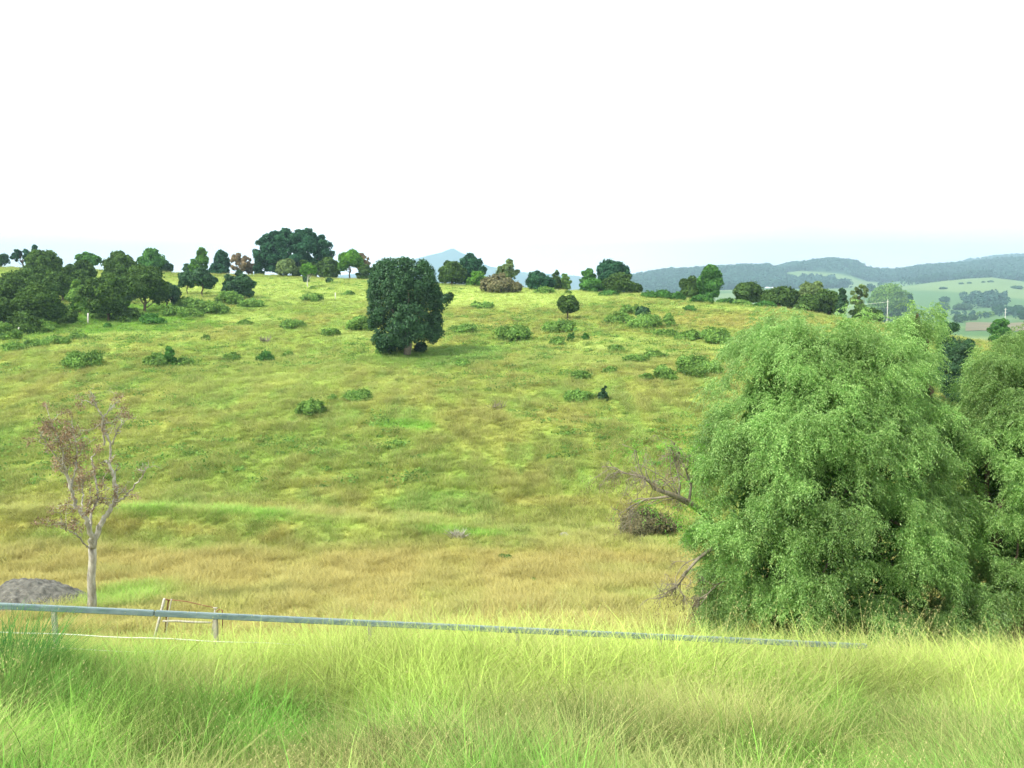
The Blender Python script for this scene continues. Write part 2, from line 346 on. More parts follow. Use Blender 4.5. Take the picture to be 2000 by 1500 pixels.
def grass_tint(X, Y, fine=True):
    X = np.asarray(X, float); Y = np.asarray(Y, float)
    n1 = fbm(X * 0.07 + 5, Y * 0.03 + 3, 4); n2 = fbm(X * 0.38 + 50, Y * 0.15 + 30, 3); n3 = fbm(X * 0.10 + 90, Y * 0.045 + 70, 3)
    k = (.16 + smooth(0.36, 0.68, 0.45 * n1 + 0.55 * n2) * .32)[..., None]
    c = GRN * (1 - k) + TAN * k
    l = (smooth(0.50, 0.74, n3) * 0.3)[..., None]; c = c * (1 - l) + LIME * l
    n5 = fbm(X * 0.6 + 11, Y * 0.22 + 77, 3); d = (smooth(0.55, 0.75, n5) * 0.4)[..., None]; c = c * (1 - d) + DK * 1.4 * d
    for (x0, y0, rx, ry, col, s) in _patch[:0]:
        q = ((X - x0) / rx) ** 2 + ((Y - y0) / ry) ** 2 + (n2 - 0.5) * 1.6
        w = (smooth(1.3, 0.25, q) * s)[..., None]; c = c * (1 - w) + col * w
    n6 = fbm(X * 1.5 + 21, Y * .5 + 51, 3); n7 = fbm(X * .45 + 71, Y * .2 + 91, 3); c = c * (0.80 + .42 * smooth(.28, .68, n6))[..., None] * (.96 + .10 * smooth(.3, .7, n7))[..., None]
    c = c * (1 - .14 * smooth(90, 150, Y))[..., None]
    pt = (smooth(14, 17, Y) * smooth(47, 43, Y) * (.55 + .35 * smooth(.3, .6, n2)))[..., None]; c = c * (1 - pt) + TAN * np.array([.92, .98, 1.0]) * pt
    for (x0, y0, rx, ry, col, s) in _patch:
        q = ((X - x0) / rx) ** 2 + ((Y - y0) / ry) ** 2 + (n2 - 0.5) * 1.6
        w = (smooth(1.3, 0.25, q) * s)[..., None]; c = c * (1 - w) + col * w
    # foreground mixture
    f = smooth(17, 12.5, Y)[..., None]
    m1 = fbm(X * 0.55 + 3, Y * 0.8 + 9, 3); m2 = fbm(X * 1.3 + 33, Y * 1.6 + 19, 3)
    bright = smooth(7.6, 9.6, Y + (m1 - .5) * 3.5)
    fg = np.array([.13, .42, .045])[None] * (1 - smooth(.4, .62, m1)[..., None]) + np.array([0.27, 0.54, 0.08]) * smooth(.4, .62, m1)[..., None]
    st = (smooth(.5, .68, m2) * .42)[..., None]; fg = fg * (1 - st) + np.array([0.46, 0.45, 0.20]) * st
    top = np.array([0.52, 0.68, 0.15])
    fg = fg * (1 - bright[..., None] * .8) + top * bright[..., None] * .8
    for a0, y0, rx, ry, col, sw in ((azi(850, 1480), 4.5, .55, .35, (.04, .14, .03), .9), (azi(590, 1440), 5.0, .35, .5, (.08, .40, .03), .8), (azi(20, 1330), 7.4, .5, .8, (.08, .30, .05), .6),  # first, darkest patch is a shadow painted into the grass tint
            (azi(1010, 1370), 6.3, .5, .5, (.08, .26, .04), .7), (azi(1180, 1320), 7.3, .45, .5, (.09, .27, .05), .7), (azi(700, 1370), 6.2, 1.0, .6, (.30, .34, .12), .5), (azi(1380, 1450), 4.9, .8, .4, (.5, .44, .26), .6),
            (azi(1750, 1400), 5.8, .5, .5, (.08, .30, .04), .6), (azi(300, 1380), 6.0, .4, .6, (.09, .36, .04), .6), (azi(1550, 1340), 6.8, .6, .5, (.16, .44, .05), .6)):
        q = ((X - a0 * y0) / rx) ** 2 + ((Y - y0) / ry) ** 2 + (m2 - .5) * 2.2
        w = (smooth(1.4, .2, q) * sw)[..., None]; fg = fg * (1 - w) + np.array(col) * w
    fg = fg * (.92 + .0 * bright[..., None])
    c = c * (1 - f) + fg * f
    # far fields
    ff = smooth(330, 600, Y)[..., None]
    n4 = fbm(X / 160.0 + 8, Y / 240.0 + 4, 3)[..., None]
    fc = np.array([0.12, 0.22, 0.09]) * (1 - smooth(.4, .6, n4)) + np.array([0.20, 0.29, 0.12]) * smooth(.4, .6, n4)
    c = c * (1 - ff) + fc * ff
    wood = (smooth(2350, 2500, Y) * smooth(0.34, 0.42, fbm(X / 230.0 + 31, Y / 300.0 + 3, 4) + .10 * smooth(2700, 3200, Y)))[..., None]
    c = c * (1 - wood) + np.array([0.045, 0.10, 0.065]) * wood
    return c

def ground_mat():
    m, t, o = new_mat('ground_grass'); n = t.nodes; l = t.links
    a = n.new("ShaderNodeAttribute"); a.attribute_name = 'tint'
    g = n.new("ShaderNodeNewGeometry")
    z = n.new("ShaderNodeTexNoise"); z.inputs['Scale'].default_value = 2.2; z.inputs['Detail'].default_value = 8; z.inputs['Roughness'].default_value = 0.7
    l.new(g.outputs['Position'], z.inputs['Vector'])
    mr = n.new("ShaderNodeMapRange"); mr.inputs[1].default_value = 0.3; mr.inputs[2].default_value = 0.7; mr.inputs[3].default_value = 0.5; mr.inputs[4].default_value = 1.05
    l.new(z.outputs[0], mr.inputs[0])
    s = n.new("ShaderNodeVectorMath"); s.operation = 'SCALE'; l.new(a.outputs['Vector'], s.inputs[0]); l.new(mr.outputs[0], s.inputs['Scale'])
    d = n.new("ShaderNodeBsdfDiffuse"); l.new(s.outputs[0], d.inputs[0])
    b = n.new("ShaderNodeBump"); b.inputs['Strength'].default_value = 0.6; b.inputs['Distance'].default_value = 0.15
    l.new(z.outputs[0], b.inputs['Height']); l.new(b.outputs[0], d.inputs['Normal'])
    l.new(d.outputs[0], o.inputs[0]); return m

def build_ground():
    ys = np.concatenate([np.linspace(-30, 2, 20), np.linspace(2.4, 30, 90), np.exp(np.linspace(math.log(30.4), math.log(260), 230)),
                         np.exp(np.linspace(math.log(265), math.log(10600), 200))])
    a = np.concatenate([np.linspace(-1.5, -0.66, 40, endpoint=False), np.linspace(-0.66, 0.66, 420), np.linspace(0.68, 1.5, 40)])
    wy = np.maximum(ys, 0) + np.where(ys < 30, 14 * (1 - np.clip(ys, 0, 30) / 30), 0)
    Y, A = np.meshgrid(ys, a, indexing='ij'); X = A * wy[:, None]
    Z = ground_z(X, Y)
    V = np.stack([X, Y, Z], -1).reshape(-1, 3)
    nr, nc = X.shape; i = np.arange(nr - 1)[:, None] * nc; j = np.arange(nc - 1)[None]
    Fc = np.stack([i + j, i + j + 1, i + nc + j + 1, i + nc + j], -1).reshape(-1, 4)
    me = raw_mesh('ground', V, Fc)
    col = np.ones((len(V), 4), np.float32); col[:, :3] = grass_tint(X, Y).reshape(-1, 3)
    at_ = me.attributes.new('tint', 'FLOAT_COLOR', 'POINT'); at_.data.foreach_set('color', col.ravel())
    o = link_mesh('ground', me, ground_mat()); tag(o, 'grassy ground running from the paddock over the hill to the far ranges', 'ground', None, 'structure')
build_ground()

# ------------------------------------------------------------------ grass tufts
def tuft_mesh(name, rng, nb, rad, Lr, wr, lean, curv, seeds=0.0, straw=0.0, seg=4, bias=(0, 0)):
    V = []; tipv = []; strv = []; Fq = []; n0 = 0
    for b in range(nb):
        r = rad * math.sqrt(rng.rand()); th = rng.rand() * 6.283
        base = np.array([r * math.cos(th), r * math.sin(th), -0.04])
        ph = th + rng.randn() * 0.9
        dh = np.array([math.cos(ph) + bias[0], math.sin(ph) + bias[1], 0.0]); dh /= np.linalg.norm(dh) + 1e-6
        Lb = rng.uniform(*Lr); w = rng.uniform(*wr); le = abs(rng.randn()) * lean; cu = rng.uniform(0.3, 1.3) * curv
        side = np.array([-dh[1], dh[0], 0]); side = side * math.cos(rng.rand() * 1.2) + dh * 0.4
        is_seed = rng.rand() < seeds
        st = 0.75 if is_seed else (straw if rng.rand() < 0.7 else 0)
        if is_seed: w *= 0.45; Lb *= 1.25; cu *= .8
        s = np.linspace(0, 1, seg + 1)
        P = base + dh * (le * s + cu * s * s)[:, None] * Lb + np.array([0, 0, 1.0]) * (s * Lb * (1 - 0.35 * (le + cu * s) * s))[:, None]
        wid = w * (1 - s ** 1.6) ; wid[-1] = w * 0.05
        for k in range(seg + 1):
            V.append(P[k] - side * wid[k] / 2); V.append(P[k] + side * wid[k] / 2); tipv += [s[k]] * 2; strv += [st] * 2
        for k in range(seg): Fq.append((n0 + 2 * k, n0 + 2 * k + 1, n0 + 2 * k + 3, n0 + 2 * k + 2))
        n0 += 2 * (seg + 1)
        if is_seed:   # a loose spike of seeds along the last third
            for q in range(7):
                s0 = 0.68 + 0.32 * q / 6; c = base + dh * (le * s0 + cu * s0 * s0) * Lb + np.array([0, 0, 1.0]) * (s0 * Lb * (1 - 0.35 * (le + cu * s0) * s0))
                d = nrm(dh * 0.5 + np.array([0, 0, 0.8]) + rng.randn(3) * 0.35); e = nrm(np.cross(d, rng.randn(3))); l_ = rng.uniform(.012, .024); w_ = .0032
                V += [c, c + d * l_ * .5 + e * w_, c + d * l_, c + d * l_ * .5 - e * w_]; tipv += [1] * 4; strv += [.9] * 4
                Fq.append((n0, n0 + 1, n0 + 2, n0 + 3)); n0 += 4
    me = raw_mesh(name, V, Fq, False)
    for nm, vals in (('tip', tipv), ('straw', strv)):
        a = me.attributes.new(nm, 'FLOAT', 'POINT'); a.data.foreach_set('value', np.array(vals, np.float32))
    return me
def tuft_collection(name, metas, mat):
    col = bpy.data.collections.new(name)
    for i, me in enumerate(metas):
        me.materials.append(mat); o = bpy.data.objects.new('%s_%02d' % (name, i), me); col.objects.link(o)
    return col
def scatter(name, col, P, rot, scl, idx, tint, label, cat):
    me = bpy.data.meshes.new(name); n = len(P)
    me.vertices.add(n); me.vertices.foreach_set('co', P.astype(np.float32).ravel())
    a = me.attributes.new('rot', 'FLOAT_VECTOR', 'POINT'); a.data.foreach_set('vector', rot.astype(np.float32).ravel())
    a = me.attributes.new('scl', 'FLOAT_VECTOR', 'POINT'); a.data.foreach_set('vector', scl.astype(np.float32).ravel())
    a = me.attributes.new('idx', 'INT', 'POINT'); a.data.foreach_set('value', idx.astype(np.int32))
    a = me.attributes.new('tint', 'FLOAT_VECTOR', 'POINT'); a.data.foreach_set('vector', tint.astype(np.float32).ravel())
    o = bpy.data.objects.new(name, me); C.objects.link(o); tag(o, label, cat, None, 'stuff')
    ng = bpy.data.node_groups.new(name + '_nodes', 'GeometryNodeTree')
    ng.interface.new_socket('Geometry', in_out='INPUT', socket_type='NodeSocketGeometry'); ng.interface.new_socket('Geometry', in_out='OUTPUT', socket_type='NodeSocketGeometry')
    gi = ng.nodes.new('NodeGroupInput'); go = ng.nodes.new('NodeGroupOutput')
    ip = ng.nodes.new('GeometryNodeInstanceOnPoints'); ci = ng.nodes.new('GeometryNodeCollectionInfo')
    ci.inputs['Collection'].default_value = col; ci.inputs['Separate Children'].default_value = True; ci.inputs['Reset Children'].default_value = True
    ip.inputs['Pick Instance'].default_value = True
    def na(nm, ty):
        x = ng.nodes.new('GeometryNodeInputNamedAttribute'); x.data_type = ty; x.inputs['Name'].default_value = nm; return x.outputs['Attribute']
    l = ng.links.new
    l(gi.outputs[0], ip.inputs['Points']); l(ci.outputs[0], ip.inputs['Instance']); l(na('idx', 'INT'), ip.inputs['Instance Index'])
    l(na('rot', 'FLOAT_VECTOR'), ip.inputs['Rotation']); l(na('scl', 'FLOAT_VECTOR'), ip.inputs['Scale']); l(ip.outputs[0], go.inputs[0])
    md = o.modifiers.new('scatter', 'NODES'); md.node_group = ng
    return o
rng = np.random.RandomState(5)
GM = grass_mat('grass_blades')
near_defs = []
for k in range(4): near_defs.append(tuft_mesh('grass_green', rng, 44, .13, (.35, .72), (.006, .012), .30, .60, 0, .0, seg=5, bias=(-.3, 0)))
for k in range(4): near_defs.append(tuft_mesh('grass_mixed', rng, 42, .15, (.40, .80), (.004, .009), .36, .75, .0, .16, seg=5, bias=(-.5, 0)))
for k in range(3): near_defs.append(tuft_mesh('grass_straw', rng, 38, .16, (.40, .84), (.004, .008), .45, .85, .05, .50, seg=5, bias=(-.7, .1)))
for k in range(2): near_defs.append(tuft_mesh('grass_broad', rng, 24, .09, (.40, .90), (.011, .019), .22, .50, 0, 0, seg=5))
near_col = tuft_collection('near_tufts', near_defs, GM)
far_defs = []
for k in range(5): far_defs.append(tuft_mesh('pasture_tuft', rng, 26, .22, (.18, .42), (.014, .030), .40, .55, 0, .10, seg=2, bias=(-.3, 0)))
for k in range(3): far_defs.append(tuft_mesh('pasture_tall', rng, 30, .26, (.30, .62), (.010, .022), .35, .50, 0, .35, seg=2, bias=(-.3, 0)))
far_col = tuft_collection('far_tufts', far_defs, GM)

def scatter_fan(n, Y0, Y1, amax, rng, power=1.0, extra=2.5):
    # density falls off with distance; uniform in azimuth
    Y = (Y0 ** power + rng.rand(n) * (Y1 ** power - Y0 ** power)) ** (1 / power)
    X = (rng.rand(n) * 2 - 1) * (amax * Y + extra)
    return X, Y
# foreground
n = 19000
X, Y = scatter_fan(n, 2.6, 11.9, .60, rng, 1.7, 1.5)
kp = Y - rail_y(X) < .45; X, Y = X[kp], Y[kp]; n = len(X)
Z = ground_z(X, Y)
m1 = fbm(X * .55 + 3, Y * .8 + 9, 3); m2 = fbm(X * 1.3 + 33, Y * 1.6 + 19, 3); q = rng.rand(n)
kind = np.where(q < .10, 3, np.where(q + (m2 - .5) * 1.8 < .48, 0, np.where(q + (m2 - .5) * 1.6 < .82, 1, 2)))
kind = np.where((Y > 8.2) & (kind == 0) & (rng.rand(n) < .6), 1, kind)
idx = np.choose(kind, [rng.randint(0, 4, n), rng.randint(4, 8, n), rng.randint(8, 11, n), rng.randint(11, 13, n)])
dlt = Y - rail_y(X)
hs = .30 + 1.15 * fbm(X * 1.3, Y * 1.5, 3) + rng.randn(n) * .16
gap = np.interp(X, [-6, -4.6, -3.2, -1.2, 1, 3.4, 4.6], [.42, .38, .22, .10, .02, -.02, .0]) + (fbm(X * 1.1 + 2, X * 0, 2) - .5) * .2
target_h = (.86 - gap) / .60 * (0.9 + .2 * rng.rand(n))
wr_ = smooth(-2.2, -.8, dlt); hs = hs * (1 - wr_) + target_h * wr_
hs = np.where(dlt > 0, np.minimum(hs, np.clip(.62 - .15 * dlt, .35, .6)), hs)
hs = np.clip(hs, .36, np.where(wr_ > .5, 1.5, 1.02))
rot = np.stack([rng.randn(n) * .12 + (fbm(X * .9 + 7, Y * .9, 2) - .5) * .8 * (1 - wr_), rng.randn(n) * .12 - .08 + (fbm(X * .8, Y * .8 + 60, 2) - .5) * 1.0 * (1 - wr_ * .8), rng.rand(n) * .9 - .45 + rng.choice([0, 3.14], n, p=[.8, .2])], -1)
tn = grass_tint(X, Y) * (0.52 + .86 * rng.rand(n, 1)) * (.48 + .70 * smooth(.38, .62, fbm(X * 1.9 + 5, Y * 2.3 + 8, 3)) * (1 - .45 * wr_) + .3 * wr_)[:, None]  # the noise factor paints shadow gaps between clumps into the tint
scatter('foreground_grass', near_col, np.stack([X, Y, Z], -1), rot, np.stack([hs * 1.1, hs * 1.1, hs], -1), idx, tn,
        'tall yellow-green grass with straw seed heads on the bank in front of the rail', 'grass')
# bank behind the rail, paddock, hill
def pasture(name, n, Y0, Y1, power, sc, label, seed, tall=0.3):
    rng = np.random.RandomState(seed)
    X, Y = scatter_fan(n, Y0, Y1, .64, rng, power, 3)
    Z = ground_z(X, Y)
    cl = fbm(X * .8 + 12, Y * .6 + 44, 3)
    s = sc * (0.68 + .35 * smooth(.35, .7, cl) + .4 * rng.rand(n) ** 2) 
    idx = np.where(rng.rand(n) < tall + (cl - .5), rng.randint(5, 8, n), rng.randint(0, 5, n))
    rot = np.stack([rng.randn(n) * .12, rng.randn(n) * .12, rng.rand(n) * 6.28], -1)
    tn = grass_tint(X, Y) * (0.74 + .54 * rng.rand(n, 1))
    scatter(name, far_col, np.stack([X, Y, Z], -1), rot, np.stack([s * 1.25, s * 1.25, s], -1), idx, tn, label, 'grass')
pasture('bank_grass', 14000, 12.2, 29, 1.4, .62, 'rough grass on the bank dropping from the rail to the paddock', 21)
pasture('paddock_grass', 40000, 28.5, 50, 1.5, .8, 'golden seeding grass covering the flat paddock below the hill', 22, .45)
pasture('hill_grass', 80000, 49, 100, 1.3, .9, 'mottled green and tan pasture on the lower hillside', 23)
pasture('upper_hill_grass', 90000, 98, 240, 1.2, 1.15, 'bright pasture on the upper hillside up to the crest', 24, .15)

# ------------------------------------------------------------------ crowns
def leaf_quads(P, Nn, size, rng, aspect=0.55, jit=0.55, droop=0.0):
    n = len(P); nn = nrm(Nn + rng.randn(n, 3) * jit)
    t = nrm(np.cross(nn, rng.randn(n, 3)));
    if droop: t = nrm(t + np.array([0, 0, -droop]))
    b = nrm(np.cross(nn, t)); s = size * (0.55 + 0.9 * rng.rand(n))[:, None]
    return np.stack([P - t * s, P + b * s * aspect + nn * s * .12, P + t * s, P - b * s * aspect + nn * s * .12], 1)
def lobes_for(style, w, d, h, rng):
    """list of (centre, semi-axes) in crown space: x,y centred, z 0..h"""
    A = np.array([w / 2, d / 2, h / 2]); c0 = np.array([0, 0, h / 2]); out = []
    if style == 'dome': nl, lo, hi, fill = 16, .28, .46, .72
    elif style == 'mango': nl, lo, hi, fill = 70, .15, .27, .82
    elif style == 'fig': nl, lo, hi, fill = 40, .13, .22, .42
    elif style == 'sparse': nl, lo, hi, fill = 30, .08, .17, .0
    elif style == 'column': nl, lo, hi, fill = 14, .30, .48, .6
    elif style == 'shrub': nl, lo, hi, fill = 20, .14, .40, .45
    elif style == 'spread': nl, lo, hi, fill = 26, .20, .36, .6
    elif style == 'cone': nl, lo, hi, fill = 16, .22, .36, .6
    if style == 'dome': nl = 26; lo, hi = .20, .38
    if style in ('dome', 'spread', 'shrub', 'fig', 'column'):
        if style == 'fig': nl = 190; lo, hi = .06, .12
        if style == 'column': nl = 18; lo, hi = .3, .5
        if style == 'spread': nl = 30; lo, hi = .15, .30
        if style == 'shrub': nl = 24; lo, hi = .13, .34
        for k in range(nl):
            t = rng.uniform(.04, .97); r = rng.uniform(lo, hi)
            s0 = .32 if style != 'shrub' else .1
            Rr = math.sqrt(max(0, 1 - (max(0, t - s0) / (1 - s0)) ** 2.8)) * (1 if t > s0 else .80 + .20 * t / s0)
            a = rng.rand() * 6.283; rad = max(0, Rr - r * .9) * rng.uniform(.75 if style != 'fig' else .6, 1.03)
            if style in ('shrub', 'spread'): rad *= rng.uniform(.75, 1.15)
            az_ = min(A[0] * r * (.9 if style != 'shrub' else .75), h * .38); zc = az_ * .35 + t * (h - az_ * 1.35)
            if style in ('shrub', 'spread'): zc *= rng.uniform(.7, 1.08)
            c = np.array([math.cos(a) * rad * A[0], math.sin(a) * rad * A[1], zc])
            ax = np.array([A[0] * r, A[1] * r, az_]) * rng.uniform(.85, 1.15)
            out.append((c, ax))
        if fill and style != 'fig': out.append((np.array([0, 0, h * .42]), A * np.array([fill, fill, fill * .85])))
        return out
    for k in range(nl):
        u = rng.randn(3); u /= np.linalg.norm(u)
        r = rng.uniform(lo, hi); rr = (1 - r * .85) * rng.uniform(.80, 1.06) * (rng.rand() ** .15)
        c = c0 + u * A * rr; ax = A * r * np.array([1, 1, .9]) * rng.uniform(.85, 1.15)
        if style == 'cone':
            f = c[2] / h; c[:2] *= 1.15 - .8 * f; ax = ax * (1.1 - .5 * f)
        if style == 'sparse': ax = np.full(3, A.mean() * r)
        out.append((c, ax))
    if fill: out.append((c0, A * fill))
    return out
def crown_points(lobes, n, rng):
    wts = np.array([(a[0] * a[1] + a[0] * a[2]) for c, a in lobes]); wts /= wts.sum()
    k = rng.choice(len(lobes), n, p=wts); cen = np.array([c for c, a in lobes])[k]; ax = np.array([a for c, a in lobes])[k]
    u = nrm(rng.randn(n, 3)); u[:, 2] = np.where((u[:, 2] < -.2) & (rng.rand(n) < .55), -u[:, 2], u[:, 2])
    r = 1 - .35 * rng.rand(n) ** 2 + .13 * rng.randn(n)
    P = cen + u * ax * r[:, None]
    allc = np.array([c for c, a in lobes]).mean(0)
    g = nrm(P - allc)
    return P, nrm(u * .8 + g * .5 + np.array([0, 0, .25]))
def trunk_tree(rt, h, cb, lobes, r0, mat, rng, nl=7, lean=0.0):
    T = Tubes(); fork = np.array([lean * h * .3, 0, h * cb + (h - h * cb) * .25])
    T.tube(wiggle((0, 0, -.3), fork, 6, .03, rng), np.linspace(r0, r0 * .6, 6), 7)
    pick = rng.permutation(len(lobes))[:nl]
    for k in pick:
        c = lobes[k][0] + np.array([0, 0, h * cb])
        st = np.array([lean * h * .1, 0, h * cb * rng.uniform(.55, 1.0)]) if cb > .08 else fork * rng.uniform(.4, .9)
        T.tube(wiggle(st, c, 6, .04, rng), np.linspace(r0 * .45, r0 * .12, 6), 5)
    return T.build('trunk', mat, rt)
KIND_ASP = {'fig': .6}
def make_tree(name, px, top, w, base, style, col, label, cat='tree', group=None, cb=.2, bark='bark', dens=1.0, seed=None, dx=0, lean=0, leafpx=2.7):
    """base: ('y', py) where the foot meets the ground, or a distance in metres when the foot is hidden"""
    rng = np.random.RandomState(seed if seed is not None else abs(int(px * 7 + top * 13)) % 99991)
    if isinstance(base, tuple): g = hit(px, base[1])
    else:
        X = azi(px, top) * base; g = np.array([X, base, float(ground_z(X, base))])
    Y = g[1]; m = Y / F; h = max(ztop(top, Y) - g[2], w * m * .25); wm = w * m
    rt = root(name, g, label, cat, group)
    ch = h * (1 - cb)
    lob = lobes_for(style, wm * 1.02, wm * .98, ch, rng)
    if dx: lob = [(c + np.array([dx * m, 0, 0]), a) for c, a in lob]
    n = int(max(500, w * (ch / m) * 2.6 * dens)); n = min(n, 60000)
    P, Nn = crown_points(lob, n, rng); P[:, 2] = np.maximum(P[:, 2], -.02 * h) + h * cb
    Q = leaf_quads(P, Nn, leafpx * m, rng)
    link_mesh('crown', quad_mesh('crown', Q), M[col], rt)
    trunk_tree(rt, h, cb, lob, max(.05, wm * .032), M[bark], rng, nl=9 if style in ('fig', 'sparse') else 4)
    return rt
def make_shrub(px, top, w, base, col, label, group=None, name='shrub', style='shrub', dens=1.0, cat='shrub', leafpx=2.2, stems=True):
    rng = np.random.RandomState(abs(int(px * 17 + base * 5 + w)) % 99991)
    g = hit(px, base); Y = g[1]; m = Y / F; h = (base - top) * m * (.84 if style == 'shrub' and (base - top) < w * .9 else 1.05); wm = w * m
    lob = lobes_for(style, wm * 1.08, wm * .9, h * 1.0, rng)
    n = int(max(260, w * (base - top) * 2.8 * dens))
    P, Nn = crown_points(lob, n, rng); P += rng.randn(n, 3) * .03 * wm; P[:, 2] = np.maximum(P[:, 2], -.05)
    Pg = ground_z(g[0] + P[:, 0], g[1] + P[:, 1]) - g[2]; P[:, 2] += Pg * .9
    if stems and w > 44:
        rt = root(name, g, label, cat, group)
        link_mesh('foliage', quad_mesh('foliage', leaf_quads(P, Nn, leafpx * m, rng)), M[col], rt)
        T = Tubes()
        for k in range(8):
            c = lob[rng.randint(len(lob))][0]; T.tube(wiggle((c[0] * .3, c[1] * .3, -.1), c * np.array([1, 1, 1.1]), 4, .05, rng), np.linspace(.05, .015, 4), 4)
        T.build('stems', M['bark'], rt)
        return rt
    o = link_mesh(name, quad_mesh(name, leaf_quads(P, Nn, leafpx * m, rng)), M[col], None, g)
    return tag(o, label, cat, group)

# ------------------------------------------------------------------ trees of the left grove
GR = 'trees of the grove on the hillside'
for a in [
 ('evergreen_tree', 0, 492, 34, 225, 'dome', 'dark', 'dark tree on the crest cut by the photo edge, left of the whole grove', .05),
 ('open_tree', 43, 486, 46, 232, 'sparse', 'bluegreen', 'open gappy dark tree on the crest behind the largest rounded crown of the grove', .35),
 ('slender_tree', 68, 477, 14, 236, 'column', 'bluegreen', 'small pale tuft of a tree poking above the grove top', .3),
 ('evergreen_tree', 88, 484, 78, ('y', 566), 'dome', 'olive', 'largest rounded crown on top of the grove, standing against the sky', .1),
 ('evergreen_tree', 172, 489, 50, 222, 'spread', 'mid', 'fresh green crown with ragged twin top behind the middle of the grove', .3),
 ('evergreen_tree', 160, 503, 52, ('y', 562), 'dome', 'olive', 'dark round tree directly under the ragged twin-topped green crown', .1),
 ('evergreen_tree', 238, 489, 72, ('y', 572), 'dome', 'olive', 'tall dark crown behind the main trunked tree of the grove', .1),
 ('evergreen_tree', 294, 485, 52, 222, 'dome', 'mid', 'green dome on the crest at the outer end of the grove', .08),
 ('evergreen_tree', 319, 507, 26, 226, 'dome', 'dark', 'small dark crown tucked beside the green dome on the crest', .05),
 ('evergreen_tree', 333, 514, 9, 232, 'dome', 'dark', 'tiny round dark tree alone on the skyline past the grove', .1),
]: make_tree(a[0], a[1], a[2], a[3], a[4], a[5], a[6], a[7], 'tree', GR, cb=a[8])
for a in [
 ('evergreen_tree', 55, 524, 98, 600, 'dome', 'olive', 'wide dark tree below the largest rounded crown of the grove', .08),
 ('evergreen_tree', 122, 514, 56, 588, 'dome', 'olive', 'dark tree between the wide dark tree and the light gap in the grove', .08),
 ('evergreen_tree', 158, 523, 48, 582, 'dome', 'olive', 'rounded tree standing just above the light gap in the grove', .1),
 ('evergreen_tree', 10, 552, 60, 640, 'dome', 'olive', 'dark tree of the lower grove row cut by the photo edge', .05),
 ('evergreen_tree', 76, 556, 84, 640, 'dome', 'olive', 'dense dark tree at the lower front corner of the grove', .05),
 ('pale_tree', 157, 546, 42, 613, 'spread', 'shrub', 'paler bushy tree touching the left of the main trunked tree', .08),
 ('evergreen_tree', 212, 529, 84, 627, 'dome', 'olive', 'main front tree of the grove with its dark trunk showing', .22),
 ('evergreen_tree', 284, 514, 84, 610, 'dome', 'olive', 'broad dull green tree right of the main trunked tree', .2),
 ('evergreen_tree', 326, 551, 50, 602, 'dome', 'dark', 'small dark dome tree leaning out at the end of the grove', .22),
 ('umbrella_tree', 366, 528, 34, 575, 'dome', 'dark', 'smaller of two flat-topped dark trees with bare trunks', .36),
 ('umbrella_tree', 396, 522, 54, 580, 'dome', 'dark', 'larger of two flat-topped dark trees with bare trunks', .36),
 ('ragged_tree', 466, 529, 58, 582, 'spread', 'dark', 'ragged dark tree standing alone in grass above the bramble band', .12),
]: make_tree(a[0], a[1], a[2], a[3] * (1.14 if a[8] < .3 else 1), ('y', a[4]), a[5], a[6], a[7], 'tree', GR, cb=a[8] * (.55 if a[8] < .2 else .85))
